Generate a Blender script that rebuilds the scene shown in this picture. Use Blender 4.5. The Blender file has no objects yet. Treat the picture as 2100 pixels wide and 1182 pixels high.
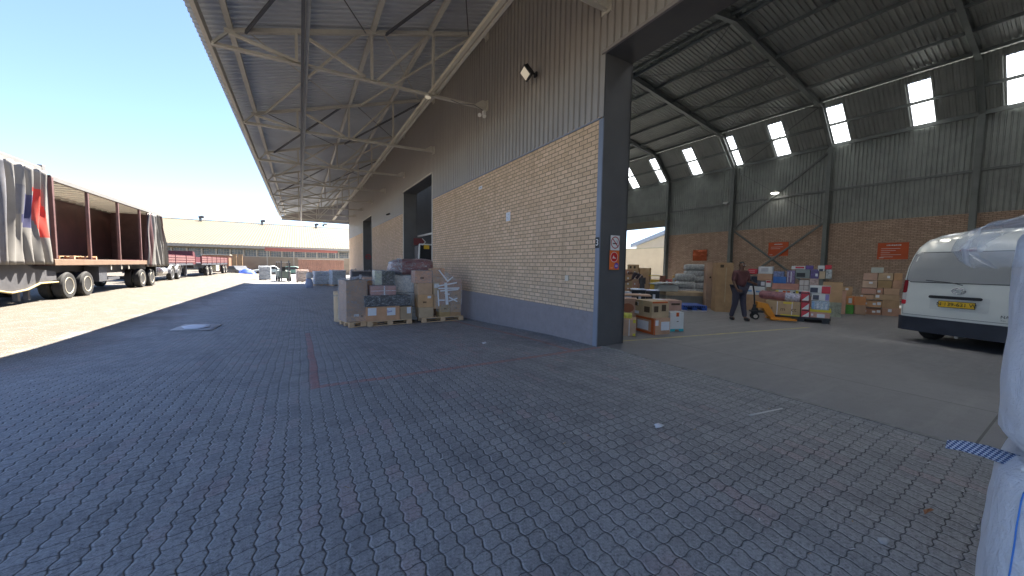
import bpy, bmesh, math, random
from mathutils import Vector, Matrix, noise
rnd = random.Random(7)
S = bpy.context.scene
C = S.collection
R = math.radians

# ------------------------------------------------------------------ camera
FPX, YAW, PITCH, ROLL, HC = 727.8, 30.873, -3.557, 0.929, 1.5
cy_, sy_ = math.cos(R(YAW)), math.sin(R(YAW))
cp_, sp_ = math.cos(R(PITCH)), math.sin(R(PITCH))
FW = Vector((sy_*cp_, cy_*cp_, sp_))
r0 = Vector((cy_, -sy_, 0)); u0_ = r0.cross(FW)
RT = r0*math.cos(R(ROLL)) + u0_*math.sin(R(ROLL))
UP = -r0*math.sin(R(ROLL)) + u0_*math.cos(R(ROLL))
CAM = Vector((0, 0, HC))
cd = bpy.data.cameras.new("camera"); cam = bpy.data.objects.new("camera", cd); C.objects.link(cam)
cam.matrix_world = Matrix(((RT.x, UP.x, -FW.x, 0), (RT.y, UP.y, -FW.y, 0), (RT.z, UP.z, -FW.z, HC), (0, 0, 0, 1)))
cd.sensor_width = 36; cd.lens = FPX/2100*36; cd.clip_start = 0.05; cd.clip_end = 3000
S.camera = cam

# ------------------------------------------------------------------ light
SUN = Vector((.41, .40, 1)).normalized()
W = bpy.data.worlds.new("World"); S.world = W; W.use_nodes = True
wn = W.node_tree.nodes; wl = W.node_tree.links
bg = wn['Background']; sky = wn.new('ShaderNodeTexSky'); sky.sky_type = 'NISHITA'; sky.sun_disc = False
sky.sun_elevation = math.asin(SUN.z); sky.sun_rotation = math.atan2(SUN.x, SUN.y)
sky.altitude = 1200; sky.air_density = 1.0; sky.dust_density = 0.5; sky.ozone_density = 1.0
tn = wn.new('ShaderNodeMix'); tn.data_type = 'RGBA'; tn.blend_type = 'MULTIPLY'; tn.inputs[0].default_value = 1; wl.new(sky.outputs[0], tn.inputs[6]); tn.inputs[7].default_value = (.745, .76, .84, 1)
wl.new(tn.outputs[2], bg.inputs[0]); bg.inputs[1].default_value = 0.052
sd = bpy.data.lights.new("sun", 'SUN'); sd.energy = 4.2; sd.angle = R(.5); sd.color = (1, .93, .82)
so = bpy.data.objects.new("sun", sd); C.objects.link(so); so.rotation_euler = (-SUN).to_track_quat('-Z', 'Y').to_euler(); so.location = (20, 20, 60)
S.view_settings.view_transform = 'Standard'; S.view_settings.look = 'None'; S.view_settings.gamma = 1
S.view_settings.exposure = 2.96
S.render.engine = 'CYCLES'
cc = S.cycles; cc.max_bounces = 9; cc.diffuse_bounces = 5; cc.glossy_bounces = 3; cc.transmission_bounces = 4
cc.transparent_max_bounces = 12; cc.sample_clamp_indirect = 6; cc.use_denoising = True; cc.caustics_reflective = False; cc.caustics_refractive = False
try: cc.denoiser = 'OPENIMAGEDENOISE'
except Exception: pass

# ------------------------------------------------------------------ helpers
def ray(u, v):
    return FW + RT*((u-1050)/FPX) - UP*((v-591)/FPX)
def at(u, v, ax, val):                       # a point seen in the photograph, on a plane of the place
    d = ray(u, v); return CAM + d*((val-CAM[ax])/d[ax])
def ss(t):
    t = min(max(t, 0), 1); return t*t*(3-2*t)
def gz(x, y):                                # the yard falls gently away from the near door
    return -(0.27*ss((y-4.9)/6.5)+0.33*min(max((y-10)/33, 0), 1))*(.25+.75*ss((x+8)/5))

def tag(o, label=None, cat=None, group=None, kind=None):
    if label: o['label'] = label
    if cat: o['category'] = cat
    if group: o['group'] = group
    if kind: o['kind'] = kind
    return o
def empty(name, loc=(0, 0, 0), rz=0, parent=None):
    o = bpy.data.objects.new(name, None); C.objects.link(o); o.location = loc; o.rotation_euler = (0, 0, rz); o.empty_display_size = .1
    if parent: o.parent = parent
    return o

class MB:
    def __init__(s): s.v = []; s.f = []; s.m = []; s.M = None
    def add(s, vs, fs, mi=0):
        b = len(s.v)
        for p in vs:
            p = Vector(p); s.v.append(s.M @ p if s.M else p)
        for f in fs: s.f.append([b+i for i in f]); s.m.append(mi)
        return s
    def box(s, x0, x1, y0, y1, z0, z1, mi=0):
        return s.add([(x0,y0,z0),(x1,y0,z0),(x1,y1,z0),(x0,y1,z0),(x0,y0,z1),(x1,y0,z1),(x1,y1,z1),(x0,y1,z1)],
              [(0,3,2,1),(4,5,6,7),(0,1,5,4),(1,2,6,5),(2,3,7,6),(3,0,4,7)], mi)
    def bar(s, a, b, w, h, up=(0, 0, 1), mi=0):      # square bar from a to b
        a, b = Vector(a), Vector(b); d = (b-a).normalized(); up = Vector(up)
        if abs(d.dot(up)) > .98: up = Vector((1, 0, 0))
        sx = d.cross(up).normalized(); sz = sx.cross(d)
        vs = [p+sx*i*w/2+sz*j*h/2 for p in (a, b) for i, j in ((-1,-1),(1,-1),(1,1),(-1,1))]
        return s.add(vs, [(3,2,1,0),(4,5,6,7),(0,1,5,4),(1,2,6,5),(2,3,7,6),(3,0,4,7)], mi)
    def ang(s, a, b, w, t=.008, up=(0, 0, 1), mi=0, flip=1):     # steel angle from a to b
        a, b = Vector(a), Vector(b); d = (b-a).normalized(); up = Vector(up)
        if abs(d.dot(up)) > .98: up = Vector((1, 0, 0))
        sx = d.cross(up).normalized(); sz = sx.cross(d)
        pr = [(0,0),(w,0),(w,t),(t,t),(t,w),(0,w)]
        vs = [p+sx*(i-w/2)*flip+sz*(j-w/2) for p in (a, b) for i, j in pr]; n = 6
        return s.add(vs, [tuple(range(n))[::-1], tuple(range(n, 2*n))]+[(i,(i+1)%n,(i+1)%n+n,i+n) for i in range(n)], mi)
    def tube(s, pts, r, n=8, mi=0, cap=True):
        pts = [Vector(p) for p in pts]; rings = []
        for i, p in enumerate(pts):
            d = (pts[min(i+1, len(pts)-1)]-pts[max(i-1, 0)]).normalized()
            up = Vector((0, 0, 1)) if abs(d.z) < .95 else Vector((1, 0, 0))
            a = d.cross(up).normalized(); b = a.cross(d); rr = r[i] if isinstance(r, (list, tuple)) else r
            rings.append([p+(a*math.cos(t*2*math.pi/n)+b*math.sin(t*2*math.pi/n))*rr for t in range(n)])
        vs = [q for g in rings for q in g]; fs = []
        for i in range(len(pts)-1):
            for t in range(n): fs.append((i*n+t, i*n+(t+1) % n, (i+1)*n+(t+1) % n, (i+1)*n+t))
        if cap: fs += [tuple(range(n))[::-1], tuple(range((len(pts)-1)*n, len(pts)*n))]
        return s.add(vs, fs, mi)
    def lathe(s, c, ax, prof, n=20, mi=0):           # prof: (offset along ax, radius)
        c, ax = Vector(c), Vector(ax).normalized(); up = Vector((0, 0, 1)) if abs(ax.z) < .9 else Vector((1, 0, 0))
        a = ax.cross(up).normalized(); b = ax.cross(a)
        vs = [c+ax*o+(a*math.cos(t*2*math.pi/n)+b*math.sin(t*2*math.pi/n))*r for o, r in prof for t in range(n)]
        fs = [(i*n+t, i*n+(t+1) % n, (i+1)*n+(t+1) % n, (i+1)*n+t) for i in range(len(prof)-1) for t in range(n)]
        return s.add(vs, fs+[tuple(range(n))[::-1], tuple(range((len(prof)-1)*n, len(prof)*n))], mi)
    def prism(s, poly, off, mi=0):                   # polygon (3-D points) swept by off
        poly = [Vector(p) for p in poly]; off = Vector(off); n = len(poly)
        return s.add(poly+[p+off for p in poly], [tuple(range(n))[::-1], tuple(range(n, 2*n))]+[(i,(i+1)%n,(i+1)%n+n,i+n) for i in range(n)], mi)
    def grid(s, fn, nu, nv, mi=0, wrap=False):
        b = [fn(i/nu, j/nv) for j in range(nv+1) for i in range(nu+1)]
        return s.add(b, [(j*(nu+1)+i, j*(nu+1)+i+1, (j+1)*(nu+1)+i+1, (j+1)*(nu+1)+i) for j in range(nv) for i in range(nu)], mi)
    def build(s, name, mats, parent=None, smooth=None, bevel=0, loc=None, fix=True, solid=0, label=None):
        me = bpy.data.meshes.new(name); me.from_pydata([tuple(p) for p in s.v], [], s.f)
        if not isinstance(mats, (list, tuple)): mats = [mats]
        for m in mats: me.materials.append(m)
        me.polygons.foreach_set('material_index', s.m)
        if fix:
            b = bmesh.new(); b.from_mesh(me); bmesh.ops.recalc_face_normals(b, faces=b.faces); b.to_mesh(me); b.free()
        if smooth is not None:
            me.polygons.foreach_set('use_smooth', [True]*len(me.polygons)); me.set_sharp_from_angle(angle=R(smooth))
        me.update(); o = bpy.data.objects.new(name, me); C.objects.link(o)
        if loc: o.location = loc
        if parent: o.parent = parent
        if label: o['label'] = label
        if solid:
            mo = o.modifiers.new('solid', 'SOLIDIFY'); mo.thickness = solid; mo.offset = 0
        if bevel:
            mo = o.modifiers.new('bevel', 'BEVEL'); mo.width = bevel; mo.segments = 2; mo.limit_method = 'ANGLE'; mo.angle_limit = R(40)
            me.polygons.foreach_set('use_smooth', [True]*len(me.polygons)); me.set_sharp_from_angle(angle=R(50))
        return o

def copy_tree(o, parent=None):
    c = o.copy(); C.objects.link(c); c.parent = parent
    for ch in list(kids.get(o.name, [])) or [q for q in o.children]: copy_tree(ch, c)
    return c
kids = {}

# materials ---------------------------------------------------------------
class NT:
    def __init__(s, name):
        s.m = bpy.data.materials.new(name); s.m.use_nodes = True; s.t = s.m.node_tree; s.n = s.t.nodes; s.l = s.t.links
        s.p = s.n['Principled BSDF']; s.out = s.n['Material Output']
    def node(s, ty, **kw):
        q = s.n.new(ty)
        for k, v in kw.items(): setattr(q, k, v)
        return q
    def put(s, sock, v):
        if isinstance(v, bpy.types.NodeSocket): s.l.new(v, sock)
        elif v is not None:
            try: sock.default_value = v
            except Exception: sock.default_value = (*v, 1)
    def math(s, op, a, b=None, c=None, clamp=False):
        q = s.node('ShaderNodeMath', operation=op, use_clamp=clamp)
        for i, v in enumerate((a, b, c)): s.put(q.inputs[i], v)
        return q.outputs[0]
    def mix(s, f, a, b, blend='MIX'):
        q = s.node('ShaderNodeMix', data_type='RGBA', blend_type=blend, clamp_factor=True)
        s.put(q.inputs[0], f); s.put(q.inputs[6], a if isinstance(a, bpy.types.NodeSocket) else (*a, 1)); s.put(q.inputs[7], b if isinstance(b, bpy.types.NodeSocket) else (*b, 1))
        return q.outputs[2]
    def noise(s, scale, detail=4, vec=None, rough=.55, dist=0):
        q = s.node('ShaderNodeTexNoise'); q.inputs['Scale'].default_value = scale; q.inputs['Detail'].default_value = detail
        q.inputs['Roughness'].default_value = rough; q.inputs['Distortion'].default_value = dist
        if vec is not None: s.l.new(vec, q.inputs['Vector'])
        return q.outputs[0]
    def ramp(s, v, lo, hi, a=0., b=1.):
        q = s.node('ShaderNodeMapRange'); q.clamp = True
        s.put(q.inputs[0], v); 
        for i, x in enumerate((lo, hi, a, b)): q.inputs[i+1].default_value = x
        return q.outputs[0]
    def comb(s, x, y, z=0.):
        q = s.node('ShaderNodeCombineXYZ'); s.put(q.inputs[0], x); s.put(q.inputs[1], y); s.put(q.inputs[2], z); return q.outputs[0]
    def pos(s, world=False):
        if world: v = s.node('ShaderNodeNewGeometry').outputs['Position']
        else: v = s.node('ShaderNodeTexCoord').outputs['Object']
        q = s.node('ShaderNodeSeparateXYZ'); s.l.new(v, q.inputs[0]); return v, q.outputs[0], q.outputs[1], q.outputs[2]
    def bump(s, h, dist=.01, strength=1.):
        q = s.node('ShaderNodeBump'); s.l.new(h, q.inputs['Height']); q.inputs['Distance'].default_value = dist; q.inputs['Strength'].default_value = strength
        s.l.new(q.outputs[0], s.p.inputs['Normal']); return q
    def fin(s, col=None, rough=None, metal=None, spec=None):
        s.put(s.p.inputs['Base Color'], col if isinstance(col, bpy.types.NodeSocket) or col is None else (*col, 1))
        s.put(s.p.inputs['Roughness'], rough); s.put(s.p.inputs['Metallic'], metal); s.put(s.p.inputs['Specular IOR Level'], spec)
        return s.m

_mc = {}
def paint(col, rough=.55, metal=0., var=.12, scale=3., bump=0., bscale=60., name='paint', spec=None, dirt=0.):
    key = (name, col, rough, metal, var, scale, bump, dirt)
    if key in _mc: return _mc[key]
    t = NT(name); v, x, y, z = t.pos(True)
    n1 = t.noise(scale, 5, v); f = t.ramp(n1, .3, .7)
    a = tuple(c*(1-var) for c in col); b = tuple(min(1, c*(1+var)) for c in col)
    c = t.mix(f, a, b)
    if dirt:
        n2 = t.noise(scale*3.7, 8, v, .7); c = t.mix(t.math('MULTIPLY', t.ramp(n2, .5, .72), dirt), c, (.16, .13, .10))
    rr = t.ramp(n1, .2, .8, max(0, rough-.08), min(1, rough+.08))
    if bump: t.bump(t.noise(bscale, 4, v), bump)
    _mc[key] = t.fin(c, rr, metal, spec); return _mc[key]

def m_ground():
    t = NT('pavers'); v, x, y, z = t.pos(True)
    p = .106; T = 2*math.pi/p
    w1 = t.noise(2.1, 2, v); w2 = t.noise(.35, 2, v); w3 = t.noise(1.7, 2, t.comb(y, x, 4.))
    jx = t.math('ADD', t.math('MULTIPLY', t.math('SUBTRACT', w1, .5), .45), t.math('MULTIPLY', t.math('SUBTRACT', w2, .5), 1.2))
    jy = t.math('ADD', t.math('MULTIPLY', t.math('SUBTRACT', w3, .5), .45), t.math('MULTIPLY', t.math('SUBTRACT', w2, .5), -1.0))
    u0 = t.math('ADD', t.math('DIVIDE', t.math('SUBTRACT', x, .085), p), jx)
    v0 = t.math('ADD', t.math('DIVIDE', t.math('SUBTRACT', y, 4.76), p), jy)
    tri = lambda a, ph: t.math('SUBTRACT', t.math('MULTIPLY', t.math('PINGPONG', t.math('ADD', a, ph), .5), 4.), 1.)
    sn = lambda a, ph: t.math('SINE', t.math('MULTIPLY', t.math('ADD', a, ph), 2*math.pi))
    uu = t.math('ADD', u0, t.math('MULTIPLY', t.math('ADD', tri(v0, .25), sn(v0, .0)), .038))
    vv = t.math('ADD', v0, t.math('MULTIPLY', sn(u0, .0), .055))
    cu, cv = t.math('FLOOR', uu), t.math('FLOOR', vv)
    def edge(a):
        return t.math('SUBTRACT', .5, t.math('ABSOLUTE', t.math('SUBTRACT', t.math('FRACT', a), .5)))
    wn_ = t.node('ShaderNodeTexWhiteNoise', noise_dimensions='3D'); t.l.new(t.comb(cu, cv, 1.), wn_.inputs['Vector'])
    wr = wn_.outputs['Value']
    hv = t.math('FLOOR', t.math('MULTIPLY', vv, .5))
    wb = t.node('ShaderNodeTexWhiteNoise', noise_dimensions='3D'); t.l.new(t.comb(cu, hv, 7.), wb.inputs['Vector'])
    wcol = wb.outputs['Value']
    eu = edge(uu); ev = t.math('ADD', edge(vv), t.math('MULTIPLY', wr, .025))
    d = t.math('MINIMUM', eu, ev)
    gapw = t.ramp(t.noise(9., 3, v), .3, .8, .018, .055)
    gap = t.math('SUBTRACT', 1., t.math('DIVIDE', t.math('SUBTRACT', d, .012), gapw, clamp=True), clamp=True)
    fine = t.noise(75., 6, v, .8); mid = t.noise(14., 5, v, .6); big = t.noise(.55, 5, v, .6); big2 = t.noise(1.3, 4, t.comb(y, x, 9.))
    spat = t.noise(5.5, 8, t.comb(x, y, 3.), .75)
    base = t.mix(wcol, (.225, .226, .22), (.325, .324, .316))
    base = t.mix(t.ramp(big, .38, .68), base, (.33, .33, .325))
    redd = t.math('MULTIPLY', t.math('GREATER_THAN', wcol, .84), t.ramp(big2, .45, .6))
    base = t.mix(t.math('MULTIPLY', redd, .55), base, (.38, .27, .26))
    tyre = t.noise(1., 5, t.comb(t.math('MULTIPLY', t.math('ADD', x, t.math('MULTIPLY', y, .22)), 1.7), t.math('MULTIPLY', y, .16), 12.), .6); base = t.mix(t.ramp(tyre, .55, .72, 0, .5), base, (.12, .125, .13))
    # sandy tone painted in where the sun falls, ending near the canopy shadow
    sun_zone = t.math('MULTIPLY', t.ramp(t.math('ADD', x, t.math('MULTIPLY', big, 2.)), -2.2, -3.6), t.ramp(mid, .15, .6, .75, 1.))
    base = t.mix(t.math('MULTIPLY', t.ramp(spat, .56, .75), .5), base, (.46, .45, .45))
    # red marking pavers
    def rng(a, lo, hi): return t.math('MULTIPLY', t.math('GREATER_THAN', a, lo-.5), t.math('LESS_THAN', a, hi+.5))
    r1 = t.math('MULTIPLY', rng(cu, 0, 0), rng(cv, 0, 49))
    r2 = t.math('MULTIPLY', rng(cv, 0, 0), rng(cu, 0, 44))
    r3 = t.math('MULTIPLY', rng(cu, 38, 38), rng(cv, 0, 54))
    red = t.math('MAXIMUM', t.math('MAXIMUM', r1, r2), r3)
    redc = t.mix(t.ramp(mid, .3, .7), (.46, .17, .14), (.38, .20, .18)); red = t.math('MULTIPLY', red, t.ramp(t.noise(3., 3, v), .3, .6, .55, .95))
    base = t.mix(red, base, redc)
    # white scuffs by the wall and oil
    scuff = t.math('MULTIPLY', t.ramp(t.noise(7., 9, t.comb(t.math('MULTIPLY', x, .5), t.math('MULTIPLY', y, 1.6), 5.), .8), .56, .72), t.ramp(x, 1.5, 4.3))
    scuff = t.math('MULTIPLY', scuff, t.ramp(y, 4.6, 5.3)); scuff = t.math('MULTIPLY', scuff, t.ramp(y, 11., 9.)) 
    base = t.mix(t.math('MULTIPLY', scuff, .6), base, (.62, .60, .58))
    oil = t.ramp(t.noise(.9, 6, t.comb(x, y, 21.), .7), .62, .74)
    base = t.mix(t.math('MULTIPLY', oil, .45), base, (.13, .13, .14))
    base = t.mix(t.ramp(fine, .46, .64, .0, .55), base, (.52, .52, .51))
    sun_col = t.mix(t.ramp(fine, .3, .75), (.080, .063, .042), (.112, .090, .061)); sun_col = t.mix(t.ramp(big, .35, .65, 0, .45), sun_col, (.072, .060, .044))
    sun_col = t.mix(t.ramp(wcol, .0, 1., 0, .3), sun_col, (.12, .098, .069))
    base = t.mix(t.ramp(sun_zone, 0., .9), base, sun_col)
    base = t.mix(t.ramp(t.noise(38., 6, v, .8), .5, .36, 0, .7), base, (.08, .08, .083))
    pat = t.noise(2.6, 6, t.comb(x, y, 33.), .7); base = t.mix(t.ramp(pat, .5, .7, 0, .5), base, (.15, .155, .16))
    rim = t.math('MULTIPLY', t.math('LESS_THAN', t.math('ABSOLUTE', t.math('SUBTRACT', t.math('FRACT', uu), .10)), .035), t.ramp(mid, .4, .62, 0, .5)); base = t.mix(rim, base, (.62, .62, .62))  # pale line beside each joint paints the light caught on its chamfer
    base = t.mix(t.math('MULTIPLY', gap, t.ramp(mid, .2, .8, .75, 1.)), base, (.028, .027, .028))
    h = t.math('ADD', t.math('DIVIDE', d, .075, clamp=True), t.math('MULTIPLY', fine, .45))
    h = t.math('ADD', h, t.math('MULTIPLY', t.math('SUBTRACT', wcol, .5), .7)); h = t.math('ADD', h, t.math('MULTIPLY', mid, .35))
    t.bump(h, .006, 1.)
    return t.fin(base, t.ramp(mid, .2, .8, .62, .85), 0., .35)

def m_brick(c1, c2, mort, name='face_brick', axis='y'):
    t = NT(name); v, x, y, z = t.pos(True)
    q = t.node('ShaderNodeTexBrick'); hor = y if axis == 'y' else x
    wob = t.noise(11., 2, v)
    t.l.new(t.comb(t.math('ADD', hor, t.math('MULTIPLY', wob, .01)), t.math('ADD', z, t.math('MULTIPLY', t.noise(7., 2, v), .009)), 0.), q.inputs['Vector'])
    q.inputs['Color1'].default_value = (*c1, 1); q.inputs['Color2'].default_value = (*c2, 1); q.inputs['Mortar'].default_value = (*mort, 1)
    q.inputs['Scale'].default_value = 1.; q.inputs['Mortar Size'].default_value = .0085; q.inputs['Mortar Smooth'].default_value = .25
    q.inputs['Bias'].default_value = 0.; q.inputs['Brick Width'].default_value = .226; q.inputs['Row Height'].default_value = .0885; q.offset = .5
    n = t.noise(3., 6, v, .65); f = t.noise(45., 5, v, .7); b = t.noise(.5, 3, v)
    c = t.mix(t.ramp(n, .35, .7, 0, .35), q.outputs[0], tuple(k*.62 for k in c1))
    c = t.mix(t.ramp(f, .4, .75, 0, .4), c, tuple(min(1, k*1.4) for k in c2))
    c = t.mix(t.ramp(b, .35, .7, 0, .25), c, (c1[0]*.85, c1[1]*.83, c1[2]*.85))
    stq = t.noise(1., 5, t.comb(t.math('MULTIPLY', hor, 5.), t.math('MULTIPLY', z, .35), 3.), .7)
    c = t.mix(t.ramp(stq, .52, .72, 0, .45), c, tuple(k*.55 for k in c1)); c = t.mix(t.math('MULTIPLY', t.ramp(z, 1.6, .5), t.ramp(n, .3, .7, .1, .45)), c, (.42, .38, .33))
    h = t.math('ADD', t.math('MULTIPLY', q.outputs[1], -1.), t.math('MULTIPLY', f, .3)); t.bump(h, .010, 1.)
    return t.fin(c, .88, 0., .25)

def m_wrap(tint=(.9, .92, .95), dens=.3, name='stretch_wrap', nz=9.):
    t = NT(name); v, x, y, z = t.pos(True)
    tr = t.node('ShaderNodeBsdfTransparent'); tr.inputs[0].default_value = (.97, .98, .98, 1)
    gl = t.node('ShaderNodeBsdfPrincipled'); gl.inputs['Base Color'].default_value = (*tint, 1); gl.inputs['Roughness'].default_value = .2
    gl.inputs['Specular IOR Level'].default_value = 1.
    vec = t.comb(x, y, t.math('MULTIPLY', z, 1.5))
    n = t.noise(nz*.28, 5, vec, .6, 2.6); n2 = t.noise(nz*1.6, 3, t.comb(t.math('MULTIPLY', x, .35), t.math('MULTIPLY', y, .35), t.math('MULTIPLY', z, 2.2)), .5, 1.5)
    b = t.node('ShaderNodeBump'); b.inputs['Distance'].default_value = .03; t.l.new(t.math('ADD', n, t.math('MULTIPLY', n2, .3)), b.inputs['Height']); t.l.new(b.outputs[0], gl.inputs['Normal'])
    lw = t.node('ShaderNodeLayerWeight'); lw.inputs[0].default_value = .35; t.l.new(b.outputs[0], lw.inputs['Normal'])
    ridge = t.ramp(t.math('ABSOLUTE', t.math('SUBTRACT', n, .5)), .0, .035, dens*.8, 0.)
    f = t.math('ADD', t.math('ADD', t.ramp(n2, .5, .75, dens*.25, dens*.8), ridge), t.math('MULTIPLY', lw.outputs[0], dens*.8), clamp=True)
    mx = t.node('ShaderNodeMixShader'); t.l.new(f, mx.inputs[0]); t.l.new(tr.outputs[0], mx.inputs[1]); t.l.new(gl.outputs[0], mx.inputs[2])
    t.l.new(mx.outputs[0], t.out.inputs[0]); return t.m

def m_carton(col, name='cardboard', flute=True):
    key = ('carton', col)
    if key in _mc: return _mc[key]
    t = NT(name); v, x, y, z = t.pos(False); vw = t.pos(True)[0]
    n = t.noise(4., 5, vw); f = t.noise(60., 4, vw, .7)
    c = t.mix(t.ramp(n, .3, .7), tuple(k*.86 for k in col), tuple(min(1, k*1.1) for k in col))
    c = t.mix(t.ramp(f, .5, .8, 0, .25), c, tuple(k*.7 for k in col))
    t.bump(t.math('ADD', t.math('MULTIPLY', n, 1.), t.math('MULTIPLY', f, .1)), .02, .7)
    _mc[key] = t.fin(c, .8, 0., .25); return _mc[key]

M = {}
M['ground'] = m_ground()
def m_floor():
    t = NT('concrete_floor'); v, x, y, z = t.pos(True)
    a = t.noise(.5, 6, v, .65); b = t.noise(4., 8, v, .75); f = t.noise(90., 4, v, .7)
    st = t.noise(1., 6, t.comb(t.math('MULTIPLY', x, .35), t.math('MULTIPLY', y, 3.), 2.), .7)
    c = t.mix(t.ramp(a, .3, .7), (.165, .162, .165), (.245, .24, .242)); c = t.mix(t.ramp(b, .45, .75, 0, .5), c, (.11, .11, .107))
    c = t.mix(t.ramp(st, .5, .75, 0, .45), c, (.33, .32, .30)); c = t.mix(t.ramp(f, .5, .8, 0, .25), c, (.45, .44, .42))
    # saw-cut joints
    def jt(a, per, off): 
        return t.math('LESS_THAN', t.math('ABSOLUTE', t.math('SUBTRACT', t.math('FRACT', t.math('DIVIDE', t.math('ADD', a, off), per)), .5)), .0016)
    j = t.math('MAXIMUM', jt(x, 4.5, .3), jt(y, 5.4, 2.2)); c = t.mix(t.math('MULTIPLY', j, .8), c, (.03, .03, .03))
    # worn yellow line across the bay
    ly = t.math('SUBTRACT', y, t.math('SUBTRACT', 5.0, t.math('MULTIPLY', t.math('SUBTRACT', x, 5.7), .175)))
    ln = t.math('MULTIPLY', t.math('LESS_THAN', t.math('ABSOLUTE', ly), .045), t.math('LESS_THAN', x, 11.6))
    c = t.mix(t.math('MULTIPLY', ln, t.ramp(b, .35, .6, .15, .75)), c, (.6, .5, .15))
    t.bump(t.math('ADD', t.math('MULTIPLY', b, .6), t.math('MULTIPLY', f, .3)), .003)
    return t.fin(c, t.ramp(a, .2, .8, .42, .62), 0., .45)
M['floor'] = m_floor()
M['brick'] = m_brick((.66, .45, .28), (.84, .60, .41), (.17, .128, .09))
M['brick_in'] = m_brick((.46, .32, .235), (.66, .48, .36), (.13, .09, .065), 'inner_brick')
M['plinth'] = paint((.255, .235, .25), .6, 0, .1, 5., .002, 40., 'plinth_paint', dirt=.35)
M['clad'] = paint((.36, .335, .31), .5, .15, .06, 1.2, 0, 0, 'cladding_paint')
M['clad_end'] = paint((.30, .27, .25), .5, .15, .06, 1.2, 0, 0, 'end_cladding')
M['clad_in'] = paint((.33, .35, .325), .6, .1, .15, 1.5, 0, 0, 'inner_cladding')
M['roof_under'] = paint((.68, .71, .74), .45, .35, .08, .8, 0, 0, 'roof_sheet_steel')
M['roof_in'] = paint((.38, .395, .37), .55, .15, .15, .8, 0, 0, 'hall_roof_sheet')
M['steel'] = paint((.60, .57, .50), .5, .1, .08, 2., 0, 0, 'truss_paint', dirt=.15)
M['steel_dk'] = paint((.10, .105, .12), .5, .1, .08, 2., 0, 0, 'dark_steel_paint')
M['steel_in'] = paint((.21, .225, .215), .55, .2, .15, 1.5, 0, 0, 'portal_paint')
M['frame'] = paint((.11, .11, .112), .5, .1, .12, 2., .001, 60, 'door_frame_paint', dirt=.25)
M['trim'] = paint((.22, .25, .31), .45, .1, .08, 2., 0, 0, 'corner_trim_paint', dirt=.1)
M['flash'] = paint((.55, .52, .46), .45, .1, .08, 2., 0, 0, 'flashing')
M['black'] = paint((.018, .019, .022), .5, 0, .2, 8.)
M['rubber'] = paint((.03, .03, .031), .85, 0, .3, 9., .002, 40, 'rubber', dirt=.25)
M['white'] = paint((.75, .75, .73), .5, 0, .05, 6.)
M['paper'] = paint((.72, .74, .78), .7, 0, .04, 20.)
M['wood'] = m_carton((.70, .48, .29), 'pallet_wood')
M['wrap'] = m_wrap(); M['wrap_heavy'] = m_wrap((.88, .92, .97), .40, 'heavy_wrap', 8.)
M['orange'] = paint((.62, .12, .025), .5, 0, .08, 3.)
M['red'] = paint((.42, .03, .03), .5, 0, .1, 5.)
M['maroon'] = paint((.17, .035, .04), .45, 0, .15, 5., dirt=.1)

def text(s, size, origin, xdir, ydir, mat, parent=None, name='lettering', ext=.0008, align='CENTER', label=None):
    cu = bpy.data.curves.new(name, 'FONT'); cu.body = s; cu.size = size; cu.extrude = ext; cu.align_x = align; cu.align_y = 'CENTER'
    o = bpy.data.objects.new(name, cu); C.objects.link(o); bpy.context.view_layer.update()
    me = bpy.data.meshes.new_from_object(o.evaluated_get(bpy.context.evaluated_depsgraph_get())); bpy.data.objects.remove(o)
    xd, yd = Vector(xdir).normalized(), Vector(ydir).normalized(); zd = xd.cross(yd); og = Vector(origin)
    me.transform(Matrix(((xd.x, yd.x, zd.x, og.x), (xd.y, yd.y, zd.y, og.y), (xd.z, yd.z, zd.z, og.z), (0, 0, 0, 1))))
    me.materials.clear(); me.materials.append(mat)
    o = bpy.data.objects.new(name, me); C.objects.link(o)
    if parent: o.parent = parent
    if label: o['label'] = label
    return o

def corr(mb, org, along, across, nrm, pitch, depth, kind='ibr', mi=0):
    """profiled steel sheet: ribs run along 'along', repeat along 'across'"""
    org, along, across, nrm = Vector(org), Vector(along), Vector(across), Vector(nrm).normalized()
    L = across.length; a = across.normalized(); n = max(1, round(L/pitch)); pts = []
    if kind == 'ibr': prof = [(0, 0), (.62, 0), (.70, -1), (.92, -1), (1., 0)]
    elif kind == 'ribs': prof = [(0, 0), (.40, 0), (.52, 1), (.88, 1), (1., 0)]
    else: prof = [(i/6, math.cos(i/6*2*math.pi)*.5) for i in range(7)]
    for k in range(n):
        for i, (s, h) in enumerate(prof[:-1]): pts.append(org+a*((k+s)*L/n)+nrm*h*depth)
    pts.append(org+a*L+nrm*prof[-1][1]*depth)
    m = len(pts); mb.add(pts+[p+along for p in pts], [(i, i+1, i+1+m, i+m) for i in range(m-1)], mi)

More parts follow.
